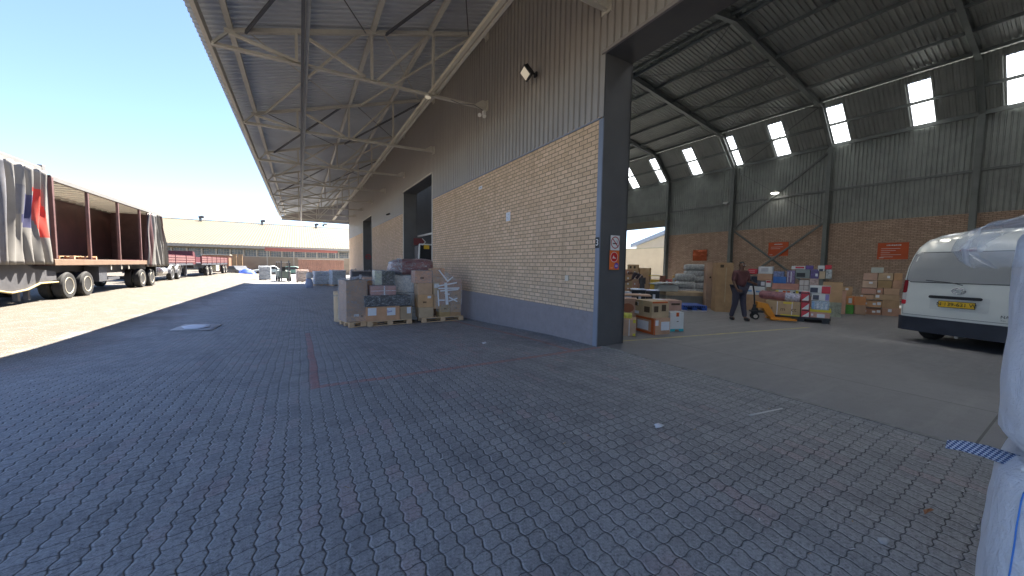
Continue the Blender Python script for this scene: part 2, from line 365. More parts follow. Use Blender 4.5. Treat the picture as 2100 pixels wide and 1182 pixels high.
# ------------------------------------------------------------------ ground
XW, YC, ZO, ZB, XT, XB = 4.817, 4.875, 5.37, 4.28, 4.961, 27.0
YEND, YBEG = 44.0, -13.0
def mk_ground():
    xs = [-900, -300, -120, -60, -30, -20, -15]+[-12+i*.8 for i in range(21)]+[4.75, 4.955, 5.06, 5.5, 10, 27.3, 29, 60, 150, 400, 900]
    ys = [-900, -300, -100, -40, -15, -6, -2, 0]+[i*.8+.8 for i in range(16)]+[14.5+i*3 for i in range(12)]+[60, 80, 110, 160, 300, 900]
    m = MB(); nx = len(xs)
    def z(x, y):
        if x > 5 and x < 27.2: return -.75
        return gz(x, y)-.002
    m.add([(x, y, z(x, y)) for y in ys for x in xs], [(j*nx+i, j*nx+i+1, (j+1)*nx+i+1, (j+1)*nx+i) for j in range(len(ys)-1) for i in range(nx-1)])
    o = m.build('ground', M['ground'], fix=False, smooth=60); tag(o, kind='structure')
    f = MB(); f.box(XT, XB+.1, YBEG, YEND, -.12, 0); o = f.build('floor', M['floor']); tag(o, kind='structure')
    k = MB(); k.grid(lambda a, b: (4.905+.055*a+.006*math.sin(b*41), -5+b*9.87, .003+.008*math.sin(b*53+a*2)*.5), 1, 60)
    o = k.build('concrete_edge', paint((.24, .235, .22), .8, 0, .3, 9., .004, 30, 'edge_mortar'), fix=False, solid=.012); tag(o, kind='structure')
mk_ground()

# ------------------------------------------------------------------ warehouse
wh = tag(empty('warehouse', (0, 0, 0)), 'long tan brick and brown clad warehouse with a deep steel canopy', 'warehouse')
doors = [(-1.6, YC, ZO), (14.68, 19.45, 5.3), (29.2, 33.6, 5.2)]
segs = [(YBEG, -1.6), (YC, 14.68), (19.45, 29.2), (33.6, YEND)]
for y0, y1 in segs:
    m = MB(); m.box(XW, XW+.23, y0+.10, y1-.05, -.8, ZB); b = m.build('brick_wall', M['brick'], wh)
    m = MB(); nn = max(2, int((y1-y0)/.6))
    m.grid(lambda a, c: (XW-.012-.004*math.sin(a*nn*1.7), y0+.06+(y1-y0-.1)*a, -.9+c*(.9+.638)), nn, 3)
    m.add([(XW-.014, y0+.06, .638), (XW-.014, y1-.04, .638), (XW+.01, y1-.04, .65), (XW+.01, y0+.06, .65)], [(0, 1, 2, 3)])
    m.build('plinth', M['plinth'], b, fix=False)
# outer cladding, cut around the door heads
m = MB()
for y0, y1 in segs: corr(m, (XW-.02, y0, ZB-.03), (0, 0, 8.35-ZB+.03), (0, y1-y0, 0), (-1, 0, 0), .171, .035)
for y0, y1, z in doors: corr(m, (XW-.02, y0, z+.02), (0, 0, 8.35-z-.02), (0, y1-y0, 0), (-1, 0, 0), .171, .035)
m.build('wall_cladding', M['clad'], wh, fix=False)
m = MB()
for y0, y1 in segs: m = MB(); m.box(XW-.03, XW+.02, y0+.1, y1-.1, ZB-.055, ZB-.028); m.build('drip_flashing', M['trim'], wh)
for i, (y0, y1, z) in enumerate(doors):
    g = gz(XW, (y0+y1)/2)-.3 if i else 0
    dep = .68; m = MB()
    for ya, s in ((y0, -1), (y1, 1)): m.box(XW-.004, XW+dep, min(ya, ya+s*.03), max(ya, ya+s*.03), g, z)
    m.box(XW-.004, XW+dep, y0-.03, y1+.03, z, z+.03)
    for ya, s in ((y0, -1), (y1, 1)): m.box(XW+dep-.02, XW+dep+.02, min(ya, ya+s*.25), max(ya, ya+s*.25), g, z+.2)
    fr = m.build('door_frame', M['frame'], wh)
    m = MB(); tm = M['trim'] if i == 0 else M['flash']; tw = .10 if i == 0 else .07
    for ya, s in ((y0, -1), (y1, 1)):
        m = MB(); m.box(XW-.028, XW-.002, min(ya-s*.004, ya+s*tw), max(ya-s*.004, ya+s*tw), g, (ZB-.06 if i == 0 else z+.03)); m.build('corner_trim', tm, fr)
    m = MB(); m.box(XW-.06, XW-.01, y0-.06, y1+.06, z-.02, z+.035); m.build('head_flashing', M['flash'] if i else M['clad_end'], fr)
# inner side of the front wall and gables keep the daylight out
m = MB()
for y0, y1 in segs: m.box(XW+.235, XW+.28, y0+.03, y1-.03, -.1, 8.75)
for y0, y1, z in doors: m.box(XW+.235, XW+.28, y0-.03, y1+.03, z+.03, 8.75)
m.build('inner_wall_lining', M['clad_in'], wh)
zk, zk2, zr = 8.80, 10.85, 12.25
sec = [(XW+.28, zk), (XW+2.1, zk2), ((XW+XB)/2, zr), (XB-1.85, zk2), (XB+.12, zk)]
for yy in (YBEG, YEND-.05):
    m = MB(); m.prism([(XW+.1, yy, -.8), (XB+.2, yy, -.8)]+[(x, yy, z+.1) for x, z in sec[::-1]], (0, .05, 0)); m.build('gable_wall', M['clad_end'], wh)
# hall roof: mansard edges with translucent strips
def m_sky():
    t = NT('translucent_sheet'); v, x, y, z = t.pos(True)
    tr = t.node('ShaderNodeBsdfTransparent'); tr.inputs[0].default_value = (.88, .93, .97, 1); tl = t.node('ShaderNodeBsdfTranslucent'); tl.inputs[0].default_value = (.85, .9, .93, 1)
    mx = t.node('ShaderNodeMixShader'); st = t.math('SINE', t.math('MULTIPLY', y, 44.)); t.l.new(t.ramp(st, -1, 1, .62, .8), mx.inputs[0])
    t.l.new(tr.outputs[0], mx.inputs[1]); t.l.new(tl.outputs[0], mx.inputs[2]); t.l.new(mx.outputs[0], t.out.inputs[0]); return t.m
M['skylight_or_fill_strip'] = m_sky()
sky_y = [(y-.36, y+.36) for y in (-7.9, -5.1, -2.5, .0, 2.35, 5.15, 8.3, 11.15, 14.0, 16.95, 19.95, 22.9, 25.8, 28.7, 31.6, 34.5, 37.4, 40.3)]
def slope_strips(side):
    (xa, za), (xb, zb) = (sec[-1], sec[-2]) if side > 0 else (sec[0], sec[1])
    v = Vector((xb-xa, 0, zb-za)); n = Vector((-v.z, 0, v.x)).normalized()
    if n.z > 0: n = -n
    m = MB(); cur = YBEG
    for a, b in sky_y+[(YEND, YEND)]:
        if a > cur: corr(m, (xa, cur, za), v, (0, a-cur, 0), n, .19, .035, 'ribs')
        cur = b
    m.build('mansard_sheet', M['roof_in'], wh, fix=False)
    for a, b in sky_y[:-1]:
        m = MB(); corr(m, Vector((xa, a, za))+v*.865, v*.135, (0, b-a, 0), n, .19, .03, 'ribs'); m.build('mansard_sheet', M['roof_in'], wh, fix=False)
        m = MB(); corr(m, Vector((xa, a, za))+v*.03, v*.83, (0, b-a, 0), n, .19, .02, 'ribs'); m.build('skylight_or_fill_strip', M['skylight_or_fill_strip'], wh, fix=False)
slope_strips(1); slope_strips(-1)  # yard side strips are unseen, added to help light the hall
def m_grp():
    t = NT('fill_strip_sheet'); tl = t.node('ShaderNodeBsdfTranslucent'); tl.inputs[0].default_value = (.60, .64, .70, 1); t.l.new(tl.outputs[0], t.out.inputs[0]); return t.m
M['grp'] = m_grp()
for k, ((xa, za), (xb, zb)) in enumerate(((sec[1], sec[2]), (sec[2], sec[3]))):
    v = Vector((xb-xa, 0, zb-za)); m = MB()
    if k: corr(m, (xa, YBEG, za), v, (0, YEND-YBEG, 0), (0, 0, 1), .19, .045, 'ribs')
    else:                                       # unseen translucent strips added in the yard side slope to brighten the hall
        cur = YBEG
        for a, b in sky_y+[(YEND, YEND)]:
            corr(m, (xa, cur, za), v, (0, a-cur, 0), (0, 0, 1), .19, .045, 'ribs'); cur = b
            if b < YEND:
                for f0, f1 in ((0, .1), (.75, 1)): corr(m, Vector((xa, a, za))+v*f0, v*(f1-f0), (0, b-a, 0), (0, 0, 1), .19, .045, 'ribs')
                q = MB(); corr(q, Vector((xa, a, za))+v*.1, v*.65, (0, b-a, 0), (0, 0, 1), .19, .045, 'ribs'); q.build('fill_strip', M['grp'], wh, fix=False)
    m.build('roof_sheet', M['roof_in'], wh, fix=False)
for xk in (XW+2.1, XB-1.85):
    m = MB(); m.box(xk-.22, xk+.22, YBEG, YEND, zk2+.03, zk2+.075); m.build('knee_flashing', M['roof_in'], wh)
# back wall
XBW = XB; ydoor = (19.55, 24.4, 5.05)
bsegs = [(YBEG, ydoor[0]), (ydoor[1], YEND)]
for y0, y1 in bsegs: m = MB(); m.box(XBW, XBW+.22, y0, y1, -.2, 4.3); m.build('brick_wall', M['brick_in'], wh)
m = MB()
for y0, y1 in bsegs: corr(m, (XBW+.03, y0, 4.28), (0, 0, zk-4.2), (0, y1-y0, 0), (-1, 0, 0), .171, .035, 'ibr')
corr(m, (XBW+.03, ydoor[0], ydoor[2]+.55), (0, 0, zk-ydoor[2]-.5), (0, ydoor[1]-ydoor[0], 0), (-1, 0, 0), .171, .035, 'ibr')
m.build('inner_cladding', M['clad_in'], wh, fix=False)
m = MB(); m.grid(lambda a, b: (XBW-.05+.02*math.sin(b*44), ydoor[0]+(ydoor[1]-ydoor[0])*a, ydoor[2]+.62*b), 1, 40); m.build('roller_shutter', paint((.30, .27, .2), .5, .1, .1, 2.), wh, fix=False)
m = MB()
for ya in ydoor[:2]: m.box(XBW-.06, XBW+.3, ya-.08, ya+.08, 0, ydoor[2]+.3)
m.build('door_frame', M['steel_in'], wh)
# portal frames
frames = [3.35-5.35*2, 3.35-5.35, 3.35, 8.7, 14.1, 19.35, 24.75, 30.1, 35.45]
def ibeam(m, a, b, h, w, nrm, t=.02):
    a, b, nrm = Vector(a), Vector(b), Vector(nrm).normalized(); d = (b-a).normalized(); sx = d.cross(nrm).normalized()
    for k in (-1, 1): m.bar(a+nrm*k*h/2, b+nrm*k*h/2, w, t, up=nrm)
    m.bar(a, b, t*.7, h-t, up=nrm)
for y in frames:
    m = MB()
    ibeam(m, (XB-.2, y, 0), (XB-.2, y, zk+.12), .34, .2, (1, 0, 0))
    P1, P2, P3 = Vector((XB-.2, y, zk)), Vector((XB-2.0, y, zk2-.16)), Vector(((XW+XB)/2, y, zr-.2))
    ibeam(m, P1, P2, .36, .19, (P2-P1).cross(Vector((0, 1, 0)))); ibeam(m, P2, P3, .34, .18, (0, 0, 1))
    Q1, Q2 = Vector((XW+.5, y, zk)), Vector((XW+2.2, y, zk2-.16))
    if not any(a-.2 < y < b+.2 for a, b, z in doors): ibeam(m, (XW+.5, y, 0), Q1, .34, .2, (1, 0, 0))
    else: ibeam(m, (XW+.5, y, 6.), Q1, .34, .2, (1, 0, 0))
    ibeam(m, Q1, Q2, .34, .19, (Q2-Q1).cross(Vector((0, 1, 0)))); ibeam(m, Q2, P3, .34, .18, (0, 0, 1))
    m.build('portal_frame', M['steel_in'], wh)
def purl(x, z, mat=None, w=.06, h=.14, y0=YBEG+.1, y1=YEND-.1, name='purlin'):
    m = MB(); m.bar((x, y0, z), (x, y1, z), w, h); return m.build(name, mat or M['steel_in'], wh)
for k in range(6):
    for sgn in (1, -1):
        x = (XW+XB)/2+sgn*(.25+k*1.72); purl(x, zr-(zr-zk2)*abs(x-(XW+XB)/2)/((XB-XW)/2-1.9)-.085)
purl(XB-.95, 9.78); purl(XB-.1, zk+.02, h=.2); purl(XW+1.2, 9.78)
for z in (6.25,): purl(XB-.06, z, w=.08, h=.1, name='girt')
for ya, yb, za, zb in ((8.8, 14.0, 8.5, 4.45), (8.8, 14.0, 4.4, .1), (14.0, 8.8, 4.3, .1)):
    m = MB(); m.ang((XB-.15, ya, za), (XB-.15, yb, zb), .1, .012); m.build('cross_brace', M['steel_in'], wh)
m = MB(); m.tube([(XB-.2, 14.0, 8.6), (XB-2.0, 8.8, 10.6)], .03, 6); m.tube([(XB-.15, 14.0, 8.5), (XB-.16, 8.8, 4.5)], .012, 6); m.build('brace_rod', M['steel_in'], wh)
m = MB()
for xa, xb in ((25, 20), (20, 15.9)):
    za, zb = [zr-(zr-zk2)*abs(q-15.9)/9.2-.28 for q in (xa, xb)]
    m.tube([(xa, 8.8, za), (xb, 14.0, zb)], .022, 6); m.tube([(xb, 8.8, zb), (xa, 14.0, za)], .022, 6)
m.build('brace_rod', M['steel_in'], wh)

# canopy
XF = -1.52; SL = .318
def zt(x): return 6.28+SL*(x+1.15)          # top chord line
def zl(x): return 5.95+(x+1.5)/6.3*.17      # bottom chord line
m = MB(); corr(m, (XF-.22, YBEG, zt(XF-.22)+.13), (XW+.05-XF+.22, 0, (XW+.05-XF+.22)*SL), (0, YEND-YBEG, 0), (0, 0, 1), .172, .038, 'ribs')
cs = m.build('canopy_sheet', M['roof_under'], wh, fix=False, smooth=50)
for x in (-1.15, .21, 1.65, 3.09, 4.53):
    m = MB(); m.ang((x, YBEG, zt(x)+.065), (x, YEND, zt(x)+.065), .1, .01); m.bar((x+.04, YBEG, zt(x)+.07), (x+.04, YEND, zt(x)+.07), .01, .09); m.build('canopy_purlin', M['steel'], wh)
m = MB(); m.box(XF-.045, XF+.03, YBEG, YEND+.06, 5.96, 6.14); m.build('eaves_beam', M['steel'], wh)
m = MB(); m.box(.10, .16, YBEG, 42.7, 5.80, 5.92); m.build('lower_tie', M['steel_dk'], wh)
m = MB(); m.box(.17, .24, YBEG, YEND-.1, 5.86, 5.90); m.build('lower_tie', M['steel'], wh)
m = MB(); m.box(3.12, 3.20, YBEG, YEND-.1, zl(3.2)+.07, zl(3.2)+.16); m.build('long_beam', paint((.62, .58, .48), .45, .1, .06, 2.), wh)
m = MB(); m.box(3.23, 3.29, YBEG, YEND-.1, zl(3.2)+.05, zl(3.2)+.12); m.build('long_beam', M['steel'], wh)
def truss(y):
    m = MB(); xo = XF+.05; w = .085
    m.ang((xo, y, zl(xo)), (XW-.05, y, zl(XW)), w+.015, .01); m.bar((xo, y+.03, zl(xo)-.02), (XW-.05, y+.03, zl(XW)-.02), .06, .012)
    m.bar((-1.25, y, zt(-1.25)), (XW-.05, y, zt(XW)), .09, .09)
    for x in (.02, 1.62, 3.18): m.bar((x, y, zl(x)), (x, y, zt(x)), .07, .06, up=(1, 0, 0))
    m.bar((-1.2, y, zt(-1.2)-.02), (.0, y, zl(0)+.03), .06, .06)
    m.bar((.12, y, zt(.12)-.04), (1.48, y, zl(1.5)+.05), .06, .06)
    m.bar((1.76, y, zl(1.76)+.05), (3.02, y, zt(3.0)-.04), .06, .06)
    m.bar((3.3, y, zl(3.3)+.05), (4.6, y, zt(4.6)-.04), .06, .06)
    m.bar((xo+.02, y, zl(xo)), (xo+.3, y, zt(xo+.3)), .05, .05)
    t = m.build('canopy_truss', M['steel'], wh)
    for z0 in (zl(XW)-.08, zt(XW)-.13):
        p = MB(); p.prism([(XW-.36, y-.012, z0+.05), (XW-.03, y-.012, z0-.0), (XW-.03, y-.012, z0+.26), (XW-.16, y-.012, z0+.27), (XW-.36, y-.012, z0+.13)], (0, .024, 0))
        p.box(XW-.05, XW-.02, y-.11, y+.11, z0-.02, z0+.26)
        for bx, bz in ((-.27, .09), (-.2, .09), (-.12, .09), (-.12, .19)): p.lathe((XW+bx, y-.03, z0+bz), (0, 1, 0), [(0, .016), (.06, .016)], 6)
        p.build('bolt_plate', M['steel'], t)
ty = [9.645+4.781*i for i in range(-4, 8)]
for y in ty: truss(y)
for i, y in enumerate(ty[:-1]):
    if i < 2 or i > 8: continue
    m = MB(); y2 = ty[i+1]
    for xa, xb in ((1.9, 4.2), (-.85, 1.5)): m.tube([(xa, y, zt(xa)-.02), (xb, y2, zt(xb)-.02)], .014, 5)
    for xa, xb in ((4.35, 1.95), (1.35, -.9)): m.ang((xa, y, zt(xa)-.03), (xb, y2, zt(xb)-.03), .05, .008)
    m.build('roof_brace', [M['steel_dk'], M['steel']][0] if i % 2 else M['steel'], wh)
# far end of the canopy closed by a clad gable truss
m = MB(); n = 38
for k in range(n):
    x = XF+(XW-XF)*k/n; x2 = XF+(XW-XF)*(k+.62)/n; x3 = XF+(XW-XF)*(k+1)/n; yy = YEND-.08
    for a, b, o in ((x, x2, 0), (x2, x3, .03)): m.add([(a, yy+o, 5.92), (b, yy+o, 5.92), (b, yy+o, zt(b)+.1), (a, yy+o, zt(a)+.1)], [(0, 1, 2, 3)])
m.build('canopy_end_cladding', M['clad_end'], wh, fix=False)
m = MB(); m.box(XF-.02, XW, YEND-.1, YEND-.02, 5.86, 5.95); m.build('end_flashing', M['clad_end'], wh)
#PART2
# ------------------------------------------------------------------ fixtures on the warehouse
def wallxyz(y, z, off=0.): return (XW-.05-off, y, z)
WX, WY = (0, -1, 0), (0, 0, 1)                # text axes on a wall that faces the yard (-x)
# floodlight
o = tag(empty('floodlight', (XW-.06, 7.05, 5.92)), 'square white floodlight tilted down on the brown cladding, near the open door', 'lamp')
m = MB(); m.box(-.02, .02, -.05, .05, -.05, .05); m.bar((0, 0, 0), (-.16, 0, .02), .03, .03); m.build('bracket', M['black'], o)
hb = MB(); hb.M = Matrix.Translation((-.24, -.02, -.02)) @ Matrix.Rotation(R(-38), 4, 'Y') @ Matrix.Rotation(R(-14), 4, 'X'); hb.box(-.05, .04, -.13, .13, -.12, .12); hb.box(-.075, -.05, -.14, .14, -.13, .13, 0); h_ = hb.build('housing', M['black'], o, bevel=.008)
hb2 = MB(); hb2.M = hb.M; hb2.box(-.082, -.077, -.11, .11, -.10, .10)
t = NT('lamp_lens'); t.p.inputs['Emission Color'].default_value = (1, .85, .6, 1); t.p.inputs['Emission Strength'].default_value = .03; M['lens'] = t.fin((.85, .82, .72), .25)
hb2.build('lens', M['lens'], o)
# camera under the nearest truss
o = tag(empty('security_camera', (XW-.16, 9.52, 5.86)), 'small white twin head security light under the bolted end of the nearest full canopy truss', 'security light')
m = MB(); m.box(-.05, .05, -.04, .04, -.02, .1); m.build('junction_box', M['white'], o, bevel=.01)
for dx in (-.13, .02):
    m = MB(); m.lathe((dx, -.03, -.05), (-.5, -.6, -.35), [(0, .03), (.02, .045), (.12, .055), (.13, .05)], 12); m.build('lamp_head', M['white'], o, smooth=40)
m = MB(); m.tube([(0, 0, .1), (-.3, .05, .22), (-.7, .08, .16), (-1.0, .06, .19)], .008, 5); m.build('cable', M['steel_dk'], o)
o = tag(empty('round_lamp', (3.02, 9.58, zl(3)-.09)), 'small round white bulkhead lamp under the nearest full canopy truss', 'lamp')
m = MB(); m.lathe((0, 0, .03), (0, 0, -1), [(0, .09), (.03, .10), (.05, .085)], 20); m.build('lamp_base', M['steel'], o, smooth=40)
m = MB(); m.lathe((0, 0, -.021), (0, 0, -1), [(0, .08), (.02, .075), (.035, .04), (.04, .005)], 20); m.build('diffuser', M['lens'], o, smooth=40)
o = tag(empty('dome_camera', (XW-.1, 22.6, 4.55)), 'small dark camera on the cladding between the second and the third door', 'camera')
m = MB(); m.box(-.02, .06, -.05, .05, -.05, .05); m.build('mount', M['steel_dk'], o); m = MB(); m.lathe((-.06, 0, -.04), (-1, -.6, -.4), [(-.1, .05), (.12, .05)], 12); m.build('camera_barrel', M['black'], o, smooth=40)
o = tag(empty('hanging_light', (2.3, 43.7, 5.55)), 'white and black light hanging from the far end of the canopy against the sky', 'lamp')
m = MB(); m.bar((0, 0, .32), (0, 0, .1), .04, .04); m.box(-.14, .02, -.1, .1, -.12, .1); m.build('bracket', M['black'], o); m = MB(); m.box(.03, .3, -.12, .12, .02, .2); m.build('lamp_head', M['white'], o)
o = tag(empty('high_bay_light', (XB-.5, 11.35, 6.55)), 'lit lamp with a metal shade on the inner back wall cladding', 'lamp')
m = MB(); m.bar((.45, 0, .1), (0, 0, .1), .04, .04); m.lathe((0, 0, .1), (0, 0, -1), [(0, .06), (.06, .1), (.16, .24)], 18); m.build('lamp_shade', M['steel'], o, smooth=40)
t = NT('lamp_glow'); t.p.inputs['Emission Color'].default_value = (1, .95, .88, 1); t.p.inputs['Emission Strength'].default_value = 1.2; M['glow'] = t.fin((.9, .9, .88), .4)
m = MB(); m.lathe((0, 0, -.065), (0, 0, -1), [(0, .22), (.03, .2), (.07, .1)], 18); m.build('bulb', M['glow'], o, smooth=40)
o = tag(empty('wall_light', (XB-.45, 14.35, 6.3)), 'small pale fitting beside the second inner column from the back door', 'lamp'); m = MB(); m.box(-.12, .3, -.1, .25, -.05, .05); m.build('lamp_head', M['white'], o)

# signs and papers on the front
def plate(name, y0, y1, z0, z1, mat, label, cat, x=None, parent=None, th=.004):
    m = MB(); x = XW-.03 if x is None else x; m.box(x-th, x, min(y0, y1), max(y0, y1), z0, z1); o = m.build(name, mat, parent)
    if label: tag(o, label, cat)
    return o
n3 = plate('number_plate', 4.875, 4.975, 1.86, 2.06, M['black'], 'black plate with a white numeral 3 on the corner trim of the open door', 'sign', XW-.030)
text('3', .17, (XW-.0355, 4.925, 1.96), WX, WY, M['white'], n3, 'numeral', .0015)
pp = plate('paper_sheet', 8.20, 8.42, 2.70, 2.93, M['paper'], 'white paper sheet stuck to the middle of the near brick wall', 'paper', XW-.003)
m = MB()
for k, (a, z) in enumerate([(8.25, 2.74), (8.30, 2.75), (8.33, 2.79), (8.26, 2.87)]): m.box(XW-.0095, XW-.0075, a, a+.03+.01*k, z, z+.006)
m.build('print', M['black'], pp)
p2 = plate('wall_sign', 9.92, 10.16, 3.84, 3.93, M['paper'], 'small white name strip high on the near brick wall under the cladding', 'sign', XW-.003)
m = MB(); m.box(XW-.0095, XW-.0075, 9.97, 10.11, 3.875, 3.893); m.build('print', paint((.30, .28, .32), .6), p2)
plate('switch_box', 5.74, 5.84, 1.21, 1.32, paint((.62, .56, .46), .5), 'small cream box low on the brick wall beside the open door', 'switch', XW-.003, th=.03)
# jamb signs face -y
def jplate(name, x0, x1, z0, z1, mat, parent=None, dy=.0, th=.004):
    m = MB(); m.box(x0, x1, YC-.034-dy-th, YC-.034-dy, z0, z1); return m.build(name, mat, parent)
YJ = YC-.034
o = tag(empty('no_smoking_sign', (0, 0, 0)), 'white no smoking sign above the orange sign on the door jamb', 'sign')
jplate('backing', 5.045, 5.285, 1.83, 2.11, M['white'], o)
def ring(cx, cz, r, w, y, n=36):
    m = MB(); vs = []; fs = []
    for i in range(n):
        a = 2*math.pi*i/n
        for rr in (r, r-w): vs.append((cx+rr*math.cos(a), y, cz+rr*math.sin(a)))
    for i in range(n): j = (i+1) % n; fs.append((2*i, 2*j, 2*j+1, 2*i+1))
    m.add(vs, fs); return m
m = ring(5.165, 1.975, .115, .018, YJ-.0065); m.bar((5.09, YJ-.0072, 2.05), (5.24, YJ-.0072, 1.90), .002, .018); m.build('prohibition_ring', M['red'], o, fix=False)
m = MB(); m.box(5.10, 5.22, YJ-.0062, YJ-.0052, 1.945, 1.965); m.tube([(5.215, YJ-.006, 1.97), (5.225, YJ-.006, 1.995), (5.205, YJ-.006, 2.01), (5.215, YJ-.006, 2.03)], .004, 4); m.build('cigarette_symbol', M['black'], o)
o = tag(empty('safety_sign', (0, 0, 0)), 'orange safety sign with a red and a purple disc under the no smoking sign', 'sign')
jplate('backing', 5.03, 5.285, 1.46, 1.825, paint((.80, .17, .03), .4, 0, .04, 4.), o)
def disc(cx, cz, r, y, mat, name, par, n=32):
    m = MB(); m.add([(cx+r*math.cos(2*math.pi*i/n), y, cz+r*math.sin(2*math.pi*i/n)) for i in range(n)], [tuple(range(n))]); m.build(name, mat, par, fix=False)
disc(5.15, 1.70, .098, YJ-.0045-.001, M['white'], 'disc_rim', o); disc(5.15, 1.70, .088, YJ-.0065, paint((.65, .02, .02), .4, 0, .04, 4.), 'red_disc', o)
m = MB(); m.add([(5.10, YJ-.0072, 1.675), (5.20, YJ-.0072, 1.675), (5.20, YJ-.0072, 1.685), (5.155, YJ-.0072, 1.692), (5.14, YJ-.0072, 1.725), (5.125, YJ-.0072, 1.73), (5.115, YJ-.0072, 1.70)], [tuple(range(7))]); m.build('shoe_symbol', M['white'], o, fix=False)
disc(5.215, 1.535, .058, YJ-.0065, paint((.12, .05, .36), .4, 0, .04, 4.), 'purple_disc', o)
m = MB()
for z in (1.548, 1.532, 1.518): m.box(5.18, 5.25, YJ-.0075, YJ-.0068, z-.003, z+.003)
m.box(5.06, 5.12, YJ-.0062, YJ-.0052, 1.49, 1.497); m.build('print', M['white'], o)
o = tag(empty('red_sign', (0, 0, 0)), 'round red prohibition sign on the frame of the farthest door', 'sign')
m = ring(5.2, 2.1, .22, .05, 33.55); m.box(5.05, 5.35, 33.552, 33.556, 2.07, 2.13); m.build('prohibition_ring', M['red'], o, fix=False)

# ------------------------------------------------------------------ boxes
def Q(u0, u1, vb, vt, pt, rot=0, z0=None):
    """a face seen in the photograph between columns u0,u1 and rows vb (bottom), vt (top), on the upright plane through pt
    turned by rot: gives centre line, width, bottom, height in metres"""
    r = R(rot); n = Vector((math.sin(r), -math.cos(r), 0)); P = Vector((pt[0], pt[1], 0))
    def hit(u, v):
        d = ray(u, v); return CAM + d*((P-CAM).dot(n)/d.dot(n))
    vm = (vb+vt)/2; a, b = hit(u0, vm), hit(u1, vm); um = (u0+u1)/2; B, T = hit(um, vb), hit(um, vt)
    z0 = B.z if z0 is None else z0
    return (a+b)/2, (b-a).length, z0, T.z-z0, r, Vector((-math.sin(r), math.cos(r), 0))
KR = (.58, .355, .23); KR2 = (.50, .30, .195); KR3 = (.62, .41, .28)
tape_m = paint((.52, .42, .27), .3, 0, .05, 8., name='packing_tape'); lab_m = M['paper']
def carton(u0, u1, vb, vt, pt, rot=0, dep=.4, z0=None, col=(.60, .38, .25), label='', cat='carton', group=None, name='carton', tape=True, stick=(), jit=.0, mat=None, bev=.006):
    c, w, z, h, r, bk = Q(u0, u1, vb, vt, pt, rot, z0)
    h = max(h, .04); w = max(w-.006, .05)
    loc = c+bk*dep/2; o = MB(); n = 5; hw, hd = w/2, dep/2
    b = .006*rnd.uniform(.3, 1.4)
    # slightly bulged walls
    def wall(p, q, nx, ny):
        def fn(a, t):
            k = math.sin(math.pi*a)*math.sin(math.pi*t)*b*1.5
            return (p[0]+(q[0]-p[0])*a+nx*k, p[1]+(q[1]-p[1])*a+ny*k, h*t)
        o.grid(fn, n, n)
    wall((-hw, -hd), (hw, -hd), 0, -1); wall((hw, -hd), (hw, hd), 1, 0); wall((hw, hd), (-hw, hd), 0, 1); wall((-hw, hd), (-hw, -hd), -1, 0)
    # top flaps with a seam along the middle
    g = .004
    o.add([(-hw, -hd, h), (hw, -hd, h), (hw, -g, h+.004), (-hw, -g, h+.004), (hw, g, h+.004), (-hw, g, h+.004), (hw, hd, h), (-hw, hd, h), (-hw, 0, h-.01), (hw, 0, h-.01), (-hw, -hd, 0), (hw, -hd, 0), (hw, hd, 0), (-hw, hd, 0)],
          [(0, 1, 2, 3), (5, 4, 6, 7), (3, 2, 9, 8), (8, 9, 4, 5), (10, 13, 12, 11), (0, 3, 8), (8, 5, 7), (1, 9, 2), (4, 9, 6)])
    mt = mat or m_carton(tuple(k*rnd.choice((.9, 1., 1.08)) for k in col))
    ob = o.build(name, mt, smooth=30, fix=False); ob.location = (loc.x, loc.y, z); ob.rotation_euler = (0, 0, r+R(rnd.uniform(-jit, jit)))
    tag(ob, label, cat, group)
    if tape:
        tp = MB(); tp.box(-hw-.002, hw+.002, -.028, .028, h+.005, h+.007); dl = min(.09, h*.4); tp.box(hw+.008, hw+.010, -.028, .028, h-dl, h+.005); tp.box(-hw-.010, -hw-.008, -.028, .028, h-dl, h+.005)
        tp.build('tape', tape_m, ob)
    for s in stick:              # (face, a0, a1, b0, b1, material) in fractions of the face
        f, a0, a1, b0, b1, sm = s[:6]; nm = s[6] if len(s) > 6 else 'sticker'; q = MB(); e = .011
        if f == 'f': q.box(-hw+w*a0, -hw+w*a1, -hd-e, -hd-e+.002, h*b0, h*b1)
        if f == 'r': q.box(hw+e-.002, hw+e, -hd+dep*a0, -hd+dep*a1, h*b0, h*b1)
        if f == 'l': q.box(-hw-e, -hw-e+.002, hd-dep*a0, hd-dep*a1, h*b0, h*b1)
        if f == 't': q.box(-hw+w*a0, -hw+w*a1, -hd+dep*b0, -hd+dep*b1, h+.006, h+.008)
        q.build(nm, sm, ob)
    ob['_h'] = h; ob['_w'] = w; ob['_z'] = z; return ob
def top(o): return o['_z']+o['_h']+.006
